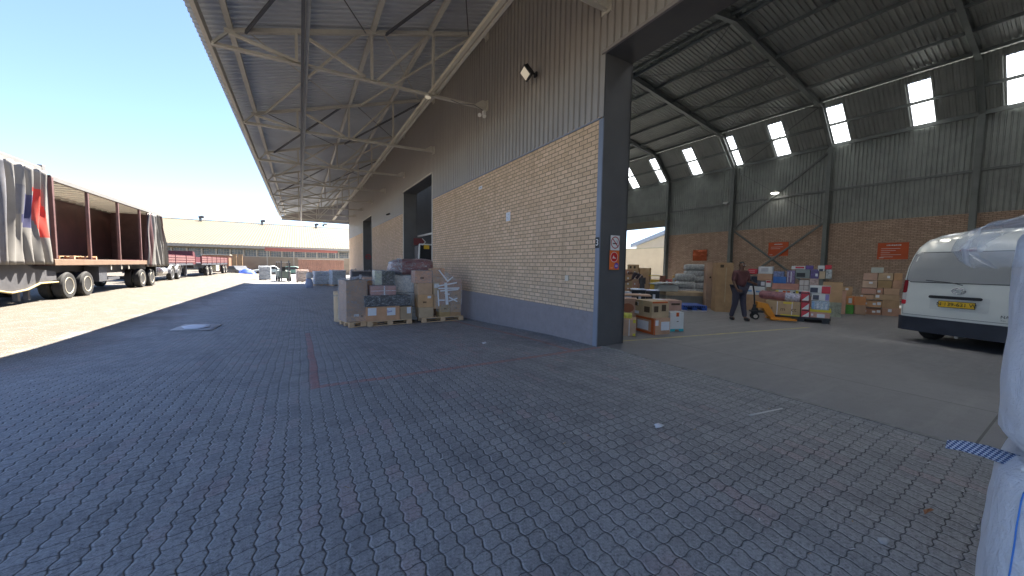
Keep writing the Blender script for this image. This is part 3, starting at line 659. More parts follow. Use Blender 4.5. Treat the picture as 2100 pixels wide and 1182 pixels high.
def cover(o, mat, pad=.014, name='stretch_wrap', z0=0., seed=1, tuck=.02):
    w, h = o['_w'], o['_h']; d = o.dimensions.y; m = MB(); random_ = random.Random(seed)
    hw, hd = w/2+pad, d/2+pad; P = [(-hw, -hd), (hw, -hd), (hw, hd), (-hw, hd)]; per = []
    for i in range(4):
        a, b = P[i], P[(i+1) % 4]
        for k in range(10): per.append((a[0]+(b[0]-a[0])*k/10, a[1]+(b[1]-a[1])*k/10))
    n = len(per); rows = 12; vs = []
    for j in range(rows+1):
        t = j/rows
        for i, (x, y) in enumerate(per):
            k = 1+noise.noise(Vector((i*.45, t*7+seed*5, seed)))*.02+.02*math.sin(t*math.pi)*0
            vs.append((x*k, y*k, z0+(h+pad-z0)*t+noise.noise(Vector((i*.3, seed, 3)))*.02*(1-t)))
    fs = [(j*n+i, j*n+(i+1) % n, (j+1)*n+(i+1) % n, (j+1)*n+i) for j in range(rows) for i in range(n)]
    m.add(vs, fs); b = len(m.v); m.add([(x*.97, y*.97, h+pad+.012*random_.random()) for x, y in per]+[(0, 0, h+pad+.02)], [(i, (i+1) % n, n) for i in range(n)])
    m.f.extend([[rows*n+i, rows*n+(i+1) % n, b+(i+1) % n, b+i] for i in range(n)]); m.m.extend([0]*n)
    return m.build(name, mat, o, smooth=60, fix=False)
def pallet(cx, cy, w, d, z, rot, label, mat=None, group=None, h=.144, name='pallet'):
    o = tag(empty(name, (cx, cy, z), R(rot)), label, 'pallet', group); mt = mat or M['wood']
    for k, y in enumerate((-d/2+.06, 0, d/2-.06)):
        m = MB(); m.box(-w/2, w/2, y-.05, y+.05, 0, .02); m.build('bottom_board', mt, o, bevel=.003)
        for x in (-w/2+.07, 0, w/2-.07): m = MB(); m.box(x-.07, x+.07, y-.05, y+.05, .0205, .0995); m.build('block', mt, o, bevel=.003)
    for x in (-w/2+.07, 0, w/2-.07): m = MB(); m.box(x-.06, x+.06, -d/2, d/2, .10, .121); m.build('stringer_board', mt, o, bevel=.003)
    for k in range(5): y = -d/2+.06+k*(d-.12)/4; m = MB(); m.box(-w/2, w/2, y-.05, y+.05, .1215, h); m.build('deck_board', mt, o, bevel=.003)
    return o
def sym(o, face, a, b, mat, size=.07, n=3):       # little printed handling marks
    w, h, d = o['_w'], o['_h'], o.dimensions.y; m = MB(); e = .0115
    for k in range(n):
        x = -w/2+w*a+k*size*.75
        if face == 'f': m.box(x, x+size*.5, -d/2-e, -d/2-e+.001, h*b, h*b+size)
    m.build('handling_marks', mat, o)
ink = paint((.09, .055, .03), .7, 0, .1, 30.); ink_r = paint((.5, .06, .02), .6, 0, .1, 30.)

# ------------------------------------------------------------------ wrapped pallets in the yard
gy = -.255
GP = 'cartons on the right wrapped pallet'
pallet(1.42, 10.95, .78, .85, gy, 12, 'low wooden pallet under the tall film wrapped carton')
drum = tag(empty('fibre_drum', (1.02, 11.72, gy+.02)), 'tall tan cardboard drum with a taped lid left of the film wrapped carton', 'drum')
m = MB(); m.lathe((0, 0, 0), (0, 0, 1), [(0, .17), (.01, .18), (.80, .18), (.805, .185), (.86, .185), (.87, .17)], 28); m.build('drum_body', m_carton((.62, .46, .30)), drum, smooth=40)
m = MB(); m.lathe((0, 0, .872), (0, 0, 1), [(0, .185), (.03, .185), (.035, .17)], 28); m.build('lid', m_carton((.58, .44, .30)), drum, smooth=40)
m = MB(); m.lathe((0, 0, .76), (0, 0, 1), [(0, .187), (.05, .188)], 28); m.build('lid_band', M['wrap_heavy'], drum, smooth=40)
A = carton(710, 752, 657, 576, (1.45, 10.6), 12, .62, gy+.15, KR2, 'tall brown carton under clear stretch film at the left of the pallets', stick=[('f', .35, .6, .12, .18, lab_m), ('f', .0, 1., .0, .14, m_carton(KR3), 'lower_sleeve')])
cover(A, M['wrap'], .02, seed=3); sym(A, 'f', .7, .1, ink, .05, 2)
cl = MB(); 
for k in range(5): cl.grid(lambda a, b, k=k: (-.3+a*.18+k*.13, -.36+b*.66+.03*math.sin(a*5+k), A['_h']+.03+.05*noise.noise(Vector((a*3+k, b*4, 1)))+.02*k), 6, 8)
cl.build('loose_film', M['wrap_heavy'], A, smooth=60, fix=False)
B = carton(751, 764, 640, 576, (1.9, 11.0), 12, .3, gy+.15, (.55, .22, .06), 'narrow carton in orange cloth and film behind the tall wrapped carton', tape=False, cat='bundle', name='bundle')
cover(B, M['wrap'], .012, seed=5)
carton(746, 772, 640, 569, (2.1, 12.1), 0, .4, gy+.15, KR3, 'pale brown carton standing behind the orange bundle', tape=True)
# middle pallet
pallet(2.20, 10.86, 1.24, .8, gy, 2, 'raised wooden pallet carrying the middle low load')
zb = gy+.146
B1 = carton(752, 820, 657, 629, (2.2, 10.47), 2, .76, zb, KR, 'wide taped carton with white papers on the middle pallet', stick=[('f', .03, .28, .40, .93, lab_m), ('f', .60, .86, .35, .90, lab_m)])
m = MB(); w1_, h1_ = B1['_w'], B1['_h']
for k in range(5): m.box(w1_*(.115+.03*k), w1_*(.132+.03*k), -.393, -.3915, h1_*(.55+.012*k), h1_*((.72 if k == 0 else .64)+.012*k))
m.build('handwriting', paint((.16, .12, .35), .6), B1)
B2 = carton(821, 845, 657, 629, (2.8, 10.49), 2, .76, zb, KR2, 'short carton with a white label at the right end of the middle pallet', stick=[('f', .55, .9, .45, .95, lab_m)])
zb2 = max(top(B1), top(B2))
B3 = carton(749, 842, 630, 607, (2.2, 10.46), 2, .78, zb2, (.03, .032, .035), 'long black film wrapped case across the middle pallet', 'case', name='case', tape=False, mat=paint((.022, .024, .028), .25, 0, .2, 8.))
cover(B3, M['wrap'], .012, seed=8)
B4 = carton(761, 812, 607, 587, (2.1, 10.55), 3, .5, top(B3)+.01, (.40, .17, .15), 'stack of dusty pink packs strapped in film on the black case', 'pack', name='pack', tape=False, mat=paint((.48, .24, .21), .6, 0, .15, 10.), stick=[('f', .50, .55, 0, 1, M['paper'], 'strap')])
cover(B4, M['wrap'], .01, seed=11)
m = MB(); m.box(-B4['_w']/2-.002, B4['_w']/2+.002, -.2622, -.2602, B4['_h']*.45, B4['_h']*.5); m.build('layer_line', M['paper'], B4)
B5 = carton(783, 809, 590, 556, (2.5, 10.8), 3, .4, top(B4)+.012, (.03, .03, .03), 'black crate standing on the pink packs', 'crate', name='crate', tape=False, mat=paint((.03, .034, .028), .35, 0, .3, 8.))
cover(B5, M['wrap'], .008, seed=12)
B6 = carton(769, 783, 590, 556, (2.2, 10.75), 3, .3, top(B4)+.012, (.6, .6, .5), 'cream bottle pack in clear film left of the black crate', 'pack', name='pack', tape=False, mat=paint((.55, .56, .42), .4, 0, .2, 12.))
cover(B6, M['wrap_heavy'], .012, seed=13)
# right pallet
pallet(3.80, 10.92, 1.34, .9, gy, 0, 'wooden pallet under the tall carton load beside the wall')
# sofa bundle behind
S1 = carton(806, 858, 655, 566, (3.2, 11.05), 0, .8, gy+.02, (.6, .6, .6), 'white boxes in thick film under the maroon bundle', 'pack', name='pack', tape=False, mat=paint((.62, .58, .54), .45, 0, .12, 7.), stick=[('f', .1, .9, .3, .32, M['steel_dk'], 'layer_line'), ('f', .1, .9, .62, .64, M['steel_dk'], 'layer_line')])
cover(S1, M['wrap_heavy'], .02, seed=21)
sb = MB(); c, w_, z_, h_, r_, bk = Q(805, 892, 566, 533, (3.5, 11.1), 0)
z_ = top(S1)+.02
def sofa(a, t):
    th = a*2*math.pi; ph = (t-.5)*math.pi; e = .35
    sg = lambda q, p: math.copysign(abs(q)**p, q)
    x = sg(math.cos(th), e)*sg(math.cos(ph), .5); y = sg(math.sin(th), e)*sg(math.cos(ph), .5); z = sg(math.sin(ph), .6)
    k = 1+.05*noise.noise(Vector((x*2, y*2, z*2)))
    return (x*w_/2*k, y*.42*k, (z*.5+.5)*h_*1.0+.05*x*h_+.02*noise.noise(Vector((x*5, y*5, z*3))))
sb.grid(sofa, 48, 24); so_ = sb.build('wrapped_sofa', paint((.20, .045, .05), .35, 0, .2, 5.), smooth=60); so_.location = (c.x, c.y+.42, z_)
tag(so_, 'maroon cushioned bundle in film lying on top of the rear white boxes', 'bundle')
sb2 = MB(); sb2.grid(lambda a, t: tuple(Vector(sofa(a, t))*1.02+Vector((0, 0, -.004))), 48, 24); sb2.build('stretch_wrap', M['wrap'], so_, smooth=60)
sb3 = MB()
def cap_(a, t):
    p = Vector(sofa(a, t)); return tuple(Vector((min(p.x, -w_*.28)*1.03, p.y*1.03, p.z*1.01-.002)))
sb3.grid(cap_, 48, 24); sb3.build('film_bunch', M['wrap_heavy'], so_, smooth=60)
# columns of brown cartons
zp = gy+.146; rws = [(652, 631), (631, 605), (605, 581), (581, 556)]
z = zp
for i, (vb, vt) in enumerate(rws):
    u0, u1 = [(860, 889), (858, 888), (857, 887), (851, 886)][i]
    o = carton(u0, u1, vb, vt, (3.4, 10.5), 0, .42, z, KR, ['bottom', 'second', 'third', 'topmost'][i]+' carton of the left column on the right wrapped pallet', group=GP, stick=[('f', .62, .86, .72, .9, lab_m)] if i == 1 else ())
    if i in (1, 3): sym(o, 'f', .3, .35, ink, .05, 3)
    z = top(o); lastc = o
    if i == 3: cover(o, M['wrap'], .01, seed=31)
z = zp; vals = [(888, 903, 652, 631), (888, 910, 631, 604), (888, 912, 604, 580), (887, 913, 580, 568), (887, 912, 568, 551)]
for i, (u0, u1, vb, vt) in enumerate(vals):
    if i == 0:
        o = carton(u0, u0+8, vb, vt, (3.5, 10.85), 0, .36, z, (.2, .14, .09), 'dark recessed carton at the base of the middle column on the right pallet', group=GP)
        z = top(o); continue
    o = carton(u0, u1, vb, vt, (3.75, 10.52), 0, .42, z, KR2, ['', 'second', 'third', 'thin fourth', 'topmost'][i]+' carton of the middle column on the right wrapped pallet', group=GP, stick=[('f', .1, .5, .55, .9, lab_m)] if i == 2 else ())
    z = top(o)
cols = [[(902, 923, 648, 625), (902, 924, 625, 600), (903, 924, 600, 578)], [(923.5, 945, 647, 624), (924.5, 946, 624, 597), (925, 947, 597, 575)]]
for k, cl_ in enumerate(cols):
    z = zp
    for i, (u0, u1, vb, vt) in enumerate(cl_):
        o = carton(u0, u1, vb, vt, (4.1, 10.5), 0, .42, z, KR2 if i else (.46, .28, .14), ['bottom', 'middle', 'upper'][i]+[' carton of the second column from the wall side', ' carton of the rightmost column'][k]+' on the right pallet', group=GP)
        sym(o, 'f', .4, .62, ink, .035, 3); z = top(o)
# tape strips thrown across the right side, and film over its shoulder
cv_ = tag(empty('stretch_film', (0, 0, 0)), 'clear film with crossed white tape strips over the right shoulder of the carton load', 'plastic film')
P0 = lambda u, v, y=10.47: at(u, v, 1, y)
m = MB(); A_ = [P0(885, 553), P0(905, 552), P0(925, 566), P0(945, 577), P0(947, 600), P0(946, 625)]
def film(a, b):
    k = a*(len(A_)-1); i = min(int(k), len(A_)-2); f = k-i; p = A_[i].lerp(A_[i+1], f)
    return (p.x+.01+b*.0, p.y-.01+b*.8, p.z+.015+.03*noise.noise(Vector((a*6, b*6, 2))))
m.grid(film, 30, 14); m.build('film_sheet', M['wrap'], cv_, smooth=60, fix=False)
m = MB()
def front(a, b):
    k = a*(len(A_)-1); i = min(int(k), len(A_)-2); f = k-i; p = A_[i].lerp(A_[i+1], f); q = P0(905+20*b, 625)
    r_ = p.lerp(P0(895+50*a, 640), b); return (r_.x, r_.y-.012+.012*noise.noise(Vector((a*9, b*9, 5))), r_.z)
m.grid(front, 24, 16); m.build('film_front', M['wrap'], cv_, smooth=60, fix=False)
for k, (a, b, c2, d) in enumerate([(900, 554, 918, 577), (917, 578, 929, 568), (899, 587, 937, 580), (899, 592, 942, 591), (903, 597, 940, 594), (914, 580, 917, 625), (898, 596, 900, 628), (900, 616, 912, 616), (921, 610, 938, 619), (920, 618, 938, 612), (912, 602, 922, 604)]):
    m = MB(); p, q = P0(a, b, 10.43-.002*k), P0(c2, d, 10.43-.002*k); m.bar(p, q, .002, .04 if k != 5 else .09, up=(q-p).cross(Vector((0, 1, 0)))); m.build('tape_strip', M['paper'], cv_)

# paper sheet lying on the yard, litter
def gpt(u, v, dz=.004):
    z = 0
    for _ in range(25): p = at(u, v, 2, z); z = gz(p.x, p.y) if p.x < 4.9 else 0
    return Vector((p.x, p.y, z+dz))
def flat(name, pts, mat, label, cat, dz=.006, wob=.01):
    m = MB(); q = [gpt(u, v, dz) for u, v in pts]; c = sum(q, Vector())/len(q); n = len(q); ring_ = [p.lerp(c, .5)+Vector((0, 0, wob*rnd.random())) for p in q]
    m.add([p+Vector((0, 0, wob*.5*rnd.random())) for p in q]+ring_+[c+Vector((0, 0, wob))], [(i, (i+1) % n, n+(i+1) % n, n+i) for i in range(n)]+[(n+i, n+(i+1) % n, 2*n) for i in range(n)])
    o = m.build(name, mat, fix=False, smooth=60, solid=.0015); tag(o, label, cat); return o
flat('cover_slab', [(347, 679), (362, 672.5), (380, 666), (418, 665.5), (457, 665.5), (447, 671.5), (434, 678.5), (390, 679)], paint((.46, .45, .45), .8, 0, .2, 6.), 'pale concrete cover set in the shaded paving in front of the trucks', 'cover slab', .012, .0)
flat('paper_sheet', [(371, 672), (395, 667.5), (431, 667), (430, 672.5), (404, 677), (378, 676.5)], M['paper'], 'torn white paper lying on the pale concrete cover', 'paper', .024)
flat('paper_scrap', [(1341, 873), (1350, 871), (1363, 874), (1358, 878), (1345, 880)], M['paper'], 'torn white scrap on the paving halfway to the door threshold', 'litter', .006, .02)
flat('flat_stick', [(1535, 852), (1604, 838), (1606, 840), (1538, 855)], paint((.6, .6, .58), .6), 'thin pale strip lying near the door threshold', 'litter', .006, .004)
flat('card_scrap', [(1800, 1104), (1821, 1106), (1825, 1112), (1818, 1121), (1806, 1118), (1799, 1112)], paint((.42, .44, .45), .7), 'grey card scrap on the paving near the bottom right', 'litter', .006, .008)
flat('foil_scrap', [(988, 704), (996, 702), (998, 705), (991, 707)], M['paper'], 'tiny white scrap inside the red lined bay', 'litter', .008, .01)
flat('leaf', [(1893, 1050), (1905, 1046), (1915, 1050), (1903, 1056), (1896, 1061)], paint((.35, .16, .08), .8), 'dry brown leaf scrap by the white bulk bag', 'litter', .008, .02)
chips = MB()
for _ in range(420):
    x, y = rnd.uniform(-3.0, 4.7), rnd.uniform(.6, 9); 
    if rnd.random() < .45: x, y = rnd.uniform(2.0, 4.7), rnd.uniform(.3, 3.)
    s = rnd.uniform(.0015, .005); L_ = s*rnd.uniform(1, 5); a = rnd.uniform(0, 3.14); z = gz(x, y)+.004
    dx, dy = math.cos(a)*L_, math.sin(a)*L_; ex, ey = -math.sin(a)*s, math.cos(a)*s
    chips.add([(x-dx-ex, y-dy-ey, z), (x+dx-ex, y+dy-ey, z), (x+dx+ex, y+dy+ey, z+.003), (x-dx+ex, y-dy+ey, z+.002)], [(0, 1, 2, 3)], 0 if rnd.random() < .7 else 1)
tag(chips.build('splinters', [paint((.55, .55, .55), .7), paint((.35, .26, .16), .8)], fix=False), kind='stuff')
# ------------------------------------------------------------------ trucks along the far side of the yard
XT_ = -8.0                                    # side of the trailers that faces the warehouse
def wheel(parent, x, y, z, r=.53, w=.3, rim=None, hub=True, name='wheel'):
    o = empty(name, (x, y, z), 0, parent)
    m = MB(); m.lathe((0, 0, 0), (1, 0, 0), [(-w, r*.62), (-w, r*.9), (-w+.04, r*.985), (-.05, r), (0, r*.93), (.012, r*.80), (-.01, r*.62)], 36)
    for k in range(30):
        a = k*2*math.pi/30; m.box(0, 0, 0, 0, 0, 0) if False else None
    m.build('tyre', M['rubber'], o, smooth=35)
    m = MB(); m.lathe((0, 0, 0), (1, 0, 0), [(-.02, r*.63), (.006, r*.62), (.0, r*.56), (-.14, r*.48), (-.15, r*.2), (-.05, r*.18), (-.04, r*.06)], 30)
    m.build('rim', rim or M['rimc'], o, smooth=35)
    m = MB()
    for k in range(10):
        a = k*2*math.pi/10; m.lathe((-.155, r*.33*math.cos(a), r*.33*math.sin(a)), (1, 0, 0), [(0, .022), (.04, .02)], 6)
    m.build('wheel_nuts', M['steel_dk'], o); return o
M['rimc'] = paint((.50, .46, .38), .5, .2, .15, 6., dirt=.3)
M['chassis'] = paint((.09, .095, .11), .6, .2, .2, 5., dirt=.3)
M['tmaroon'] = paint((.10, .05, .052), .5, 0, .2, 3., dirt=.25)
M['rust'] = paint((.16, .085, .08), .6, .1, .2, 4., dirt=.3)
M['curtain'] = paint((.17, .17, .185), .55, 0, .15, 2., dirt=.4)
M['curtain_w'] = paint((.235, .225, .21), .5, 0, .08, 2., dirt=.2)
def curtain(parent, y0, y1, z0, z1, x, folds, amp, pinch=0., lean=0., name='side_curtain', mats=None, patch=None):
    m = MB(); NU, NV = folds*10, 24
    def fn(a, t):
        k = 1-pinch*math.sin(math.pi*min(1, t*1.0))*.0
        c_ = (y0+y1)/2; yy = c_+(a-.5)*(y1-y0)*(1-pinch*t)+lean*t
        w_ = math.sin(a*folds*2*math.pi+1.2*math.sin(t*2.2+a*3))*amp*(.5+.7*t) + .35*amp*math.sin(a*folds*5.3+t*4)
        return (x+w_-.12*pinch*math.sin(t*3), yy+.25*amp*math.sin(a*folds*9+t*5), z0+(z1-z0)*t)
    b0 = len(m.f); m.grid(fn, NU, NV)
    if patch:
        for j in range(NV):
            for i in range(NU):
                for (a0, a1, t0, t1, mi, sk) in patch:
                    a = (i+.5)/NU+sk*((j+.5)/NV-.5); t = (j+.5)/NV
                    if a0 < a < a1 and t0 < t < t1: m.m[b0+j*NU+i] = mi
    return m.build(name, mats or M['curtain'], parent, smooth=60, fix=False, solid=.004)
tp_red = paint((.52, .08, .06), .5, 0, .06, 3.); tp_navy = paint((.07, .07, .14), .5, 0, .06, 3.)
def bunch(parent, y0, y1, z0, z1, name='side_curtain'): pass
# rear trailer, nearest
gT = -.11
t1 = tag(empty('curtain_side_trailer', (XT_, 16, gT)), 'nearest curtain side trailer at the left edge, grey curtain with red and navy shapes', 'trailer', 'trailers of the near truck train')
def B(par, name, x0, x1, y0, y1, z0, z1, mat, bev=.0):
    m = MB(); m.box(x0, x1, y0, y1, z0, z1); return m.build(name, mat, par, bevel=bev)
o_ = Vector((XT_, 16, gT))
def rel(par, name, x0, x1, y0, y1, z0, z1, mat, bev=0):     # absolute yard coordinates -> trailer
    return B(par, name, x0-par.location.x, x1-par.location.x, y0-par.location.y, y1-par.location.y, z0-par.location.z, z1-par.location.z, mat, bev)
XL = XT_-2.5
rel(t1, 'roof_rail', XT_-.10, XT_+.02, 12, 20.25, 4.58, 4.80, M['curtain_w'], .01); rel(t1, 'roof_rail', XL, XL+.12, 12, 20.25, 4.58, 4.80, M['curtain_w'])
rel(t1, 'roof_skin', XL, XT_, 12, 20.25, 4.80, 4.83, M['curtain_w']); rel(t1, 'corner_post', XT_-.1, XT_+.03, 20.05, 20.25, 1.5, 4.9, M['curtain_w'], .01)
rel(t1, 'rear_wall', XL, XT_-.02, 20.08, 20.16, 1.5, 4.6, M['tmaroon']); rel(t1, 'deck', XL, XT_, 12, 20.25, 1.30, 1.50, M['tmaroon'])
rel(t1, 'inner_wall', XL+.02, XL+.06, 12, 20.1, 1.5, 4.5, M['tmaroon'])
c1 = curtain(t1, -.9+2.1, 4.35, 1.28-gT, 4.62-gT, .05, 7, .13, .12, -.15, 'side_curtain', [M['curtain_w'], tp_red, tp_navy, M['curtain']], [(.70, .93, .30, .78, 1, .30), (.44, .66, .36, .72, 2, .10), (.34, .46, .52, .78, 3, .0), (.0, .16, 0, 1, 3, 0)])
curtain(t1, -3.5, 1.3, 1.28-gT, 4.62-gT, .02, 6, .09, 0, 0, 'side_curtain', [M['curtain']])
rel(t1, 'chassis_rail', XT_-1.0, XT_-.6, 12, 22.5, .78, 1.28, M['chassis']); rel(t1, 'chassis_rail', XL+.6, XL+1.0, 12, 22.5, .78, 1.28, M['chassis'])
m = MB()
m.prism([(-.25, 1.0, 1.40), (-.25, 3.2, 1.40), (-.25, 3.6, 1.22), (-.25, 4.9, 1.12), (-.25, 4.9, .78), (-.25, 3.9, .72), (-.25, 3.3, .52), (-.25, 2.4, .44), (-.25, 1.6, .55), (-.25, 1.0, .82)], (.12, 0, 0)); m.build('suspension_hanger', paint((.10, .10, .11), .6, .2, .2, 4., dirt=.2), t1)
m = MB(); m.tube([(-.1, -1, 1.15), (-.1, .6, .95), (-.1, 1.6, .58), (-.1, 2.3, .46), (-.1, 3.1, .52), (-.1, 3.8, .70), (-.1, 4.9, .70)], .035, 8); m.build('air_hose', paint((.45, .36, .18), .5), t1, smooth=60)
rel(t1, 'landing_leg', XT_-.5, XT_-.38, 19.2, 19.34, .0, 1.25, M['chassis']); rel(t1, 'landing_leg', XT_-.5, XT_-.38, 19.75, 19.87, .0, 1.25, M['chassis'])
# second trailer
t2 = tag(empty('curtain_side_trailer', (XT_, 20.6, gT)), 'second trailer with open side, pale roof bows, curtain bunched at its far end', 'trailer', 'trailers of the near truck train')
rel(t2, 'roof_rail', XT_-.12, XT_+.02, 20.6, 33.2, 4.44, 4.62, M['curtain_w'], .01); rel(t2, 'roof_rail', XL, XL+.12, 20.6, 33.2, 4.44, 4.62, M['curtain_w'])
rel(t2, 'front_wall', XL, XT_-.02, 20.6, 20.68, 1.5, 4.62, paint((.20, .21, .26), .6, 0, .1, 3.)); rel(t2, 'corner_post', XT_-.08, XT_+.03, 20.58, 20.70, 1.5, 4.56, M['rust'], .01)
rel(t2, 'end_wall', XL, XT_-.02, 33.1, 33.2, 1.5, 4.62, M['tmaroon'])
rel(t2, 'side_wall', XL+.02, XL+.06, 25.4, 33.1, 1.5, 4.44, paint((.115, .058, .056), .5, 0, .35, 1.5))
for k in range(5): rel(t2, 'side_board', XL+.02, XL+.06, 20.7+k*.0+0, 25.3, 1.5+k*.42, 1.5+k*.42+.40, m_carton((.24, .15, .10), 'plywood'))
rel(t2, 'side_post', XL+.0, XL+.12, 23.0, 23.14, 1.5, 4.44, M['chassis'])
for y in (22.4, 23.6): rel(t2, 'plywood_sheet', XL+.5, XL+.55, y, y+1.1, 1.5, 3.2, m_carton((.27, .18, .12), 'plywood'))
for k in range(17): rel(t2, 'roof_bow', XL+.1, XT_-.1, 21.0+k*.72, 21.05+k*.72, 4.47, 4.52, M['white'])
def m_tarp():
    t = NT('roof_tarp'); tr = t.node('ShaderNodeBsdfTranslucent'); tr.inputs[0].default_value = (.42, .40, .35, 1); df = t.node('ShaderNodeBsdfDiffuse'); df.inputs[0].default_value = (.5, .48, .43, 1)
    mx = t.node('ShaderNodeMixShader'); mx.inputs[0].default_value = .55; t.l.new(df.outputs[0], mx.inputs[1]); t.l.new(tr.outputs[0], mx.inputs[2]); t.l.new(mx.outputs[0], t.out.inputs[0]); return t.m
rel(t2, 'roof_tarpaulin', XL, XT_, 20.6, 33.2, 4.625, 4.64, m_tarp())
rel(t2, 'deck', XL, XT_-.02, 20.6, 33.2, 1.22, 1.48, M['tmaroon']); rel(t2, 'side_rail', XT_-.02, XT_+.04, 20.45, 29.9, 1.24, 1.47, paint((.24, .16, .11), .5, 0, .12, 3., dirt=.2), .01)
for i, y in enumerate((23.35, 26.4, 29.3)): rel(t2, 'side_pillar', XT_-.1, XT_+.0, y-.05, y+.06, 1.47, 4.44, M['rust'], .008)
m = MB()
def bun(a, t):
    y = 29.9-20.6+a*(3.7-1.3*t)+.5*t; f = 7
    return (.0+.13*math.sin(a*f*6.28+t)+.05*math.sin(a*31+t*6)+.35*a*(1-t)*.4, y+.1*math.sin(a*40), 1.1-gT+(4.4-1.1)*t+.0*a)
m.grid(bun, 80, 20)
for j in range(20):
    for i in range(80):
        if .0 < i/80 < .16: m.m[j*80+i] = 1
        if .80 < i/80 < .90 and j > 8: m.m[j*80+i] = 1
m.build('side_curtain', [M['curtain_w'], M['tmaroon']], t2, smooth=60, fix=False, solid=.004)
rel(t2, 'chassis_rail', XT_-1.0, XT_-.7, 20.6, 33.0, .80, 1.22, M['chassis']); rel(t2, 'chassis_rail', XL+.7, XL+1.0, 20.6, 33.0, .80, 1.22, M['chassis'])
rel(t2, 'tool_box', XT_-.6, XT_-.12, 24.3, 25.1, .45, 1.15, M['chassis']); rel(t2, 'side_guard', XT_-.2, XT_-.12, 25.2, 26.5, .5, .62, M['chassis']); rel(t2, 'mudguard', XT_-.5, XT_-.02, 31.6, 31.66, .45, 1.1, M['black'])
for y in (25.2, 26.4, 27.3): rel(t2, 'rope_hook', XT_-.03, XT_+.0, y, y+.08, 1.0, 1.24, M['steel'])
for par, ys in ((t1, (21.5-0.0, 22.95)), (t2, (29.35, 30.9))):
    for y in ys:
        for x in (XT_-.02, ):
            wheel(par, x-par.location.x, y-par.location.y, .53, .54); 
        wheel(par, XT_-.38-par.location.x, y-par.location.y, .53, .54, hub=False); wheel(par, XL+.34-par.location.x, y-par.location.y, .53, .54)
        m = MB(); m.tube([(XT_-.3-par.location.x, y-par.location.y, .53), (XL+.3-par.location.x, y-par.location.y, .53)], .08, 8); m.build('axle', M['chassis'], par)
p_ = pallet(XT_-.65, 23.3, 1.0, 2.0, 1.485, 0, 'pale wooden pallet lying on the deck of the open trailer')
# tractor unit beyond
tr = tag(empty('truck_tractor', (-9.2, 41, -.14)), 'truck tractor wheels and silver tank showing beyond the open trailer', 'truck')
gx = lambda k: None
B(tr, 'chassis_rail', -1.4, -.3, -6, 2.5, .7, 1.1, M['chassis']); 
m = MB(); m.lathe((-.3, -3.3, .75), (0, 1, 0), [(0, .30), (.02, .34), (1.2, .34), (1.22, .30)], 20); m.build('fuel_tank', paint((.6, .6, .6), .25, .8, .05, 4.), tr, smooth=40)
for y in (-.75, 1.1): 
    wheel(tr, 0, y, .53, .55, rim=paint((.55, .55, .56), .3, .6, .1, 5.)); wheel(tr, -2.1, y, .53, .55)
    m = MB(); 
    m.grid(lambda a, b, y=y: (-.32+.36*b, y+.68*math.cos(math.pi*a), .58+.66*math.sin(math.pi*a)), 16, 1); m.build('mudguard', paint((.45, .45, .46), .4), tr, fix=False, solid=.02)
# red drop side trailers
M['rdrop'] = paint((.12, .028, .035), .5, 0, .15, 3., dirt=.2); M['rdrop2'] = paint((.24, .12, .11), .5, 0, .12, 5., dirt=.3)
def dropside(x, y0, y1, z0, z1, label, nb, par=None, bulk=False):
    g = -.15; o = tag(empty('dropside_trailer', (x, y0, g)), label, 'trailer', 'dark red dropside trailers'); L_ = y1-y0
    B(o, 'deck', -2.5, 0, 0, L_, z0-.2, z0, M['chassis'])
    for xs_ in (0, -2.46):
        w_ = L_/nb
        for k in range(nb):
            f = MB(); f.box(xs_-.03, xs_+.01, k*w_+.05, (k+1)*w_-.05, z0, z1); s = f.build('side_board', M['rdrop'], o)
            f = MB(); 
            for q in (.12, .42, .72): f.box(xs_+.012, xs_+.03, k*w_+.14, (k+1)*w_-.14, z0+(z1-z0)*q, z0+(z1-z0)*(q+.16))
            if xs_ == 0: f.build('pressed_ribs', M['rdrop2'], s)
        for k in range(nb+1): f = MB(); f.box(xs_-.06, xs_+.05, k*w_-.05, k*w_+.05, z0-.1, z1+.03); f.build('side_post', M['rdrop'], o)
    B(o, 'end_board', -2.5, 0, L_-.04, L_, z0, z1, M['rdrop'])
    B(o, 'chassis_rail', -1.8, -.7, .3, L_-.2, z0-.55, z0-.2, M['chassis'])
    return o
d1 = dropside(-9.3, 38.2, 48.4, 1.42, 2.15, 'front dark red dropside trailer with a tall curved headboard behind the truck tractor', 3)
m = MB(); m.prism([(-2.5, .2, 1.42), (-2.5, 9.6, 1.42), (-2.5, 10.2, 1.9), (-2.5, 9.6, 2.5), (-2.5, 8.6, 2.78), (-2.5, .2, 2.85)], (.06, 0, 0)); m.build('tall_side_board', M['rdrop'], d1)
m = MB(); m.prism([(-2.4, 9.3, 1.30), (-2.4, 10.3, 1.30), (-2.4, 10.3, 2.1), (-2.4, 10.0, 2.5), (-2.4, 9.3, 2.62)], (2.42, 0, 0)); m.build('headboard', M['rdrop'], d1)
B(d1, 'landing_leg', -.5, -.35, 8.3, 8.7, .2, 1.2, M['chassis'])
d2 = dropside(-8.9, 49.0, 64.5, 1.42, 2.15, 'rear dark red dropside trailer nearest the tan boundary wall', 6)
for y in (2.9, 4.9): wheel(d2, .0, y, .53, .56); wheel(d2, -2.3, y, .53, .56)
for y in (12.9, 14.7): wheel(d2, .0, y, .53, .56); wheel(d2, -2.3, y, .53, .56)
B(d2, 'spare_box', -.4, 0, 7.5, 9.5, .45, 1.15, paint((.52, .50, .38), .6, 0, .2, 3.))

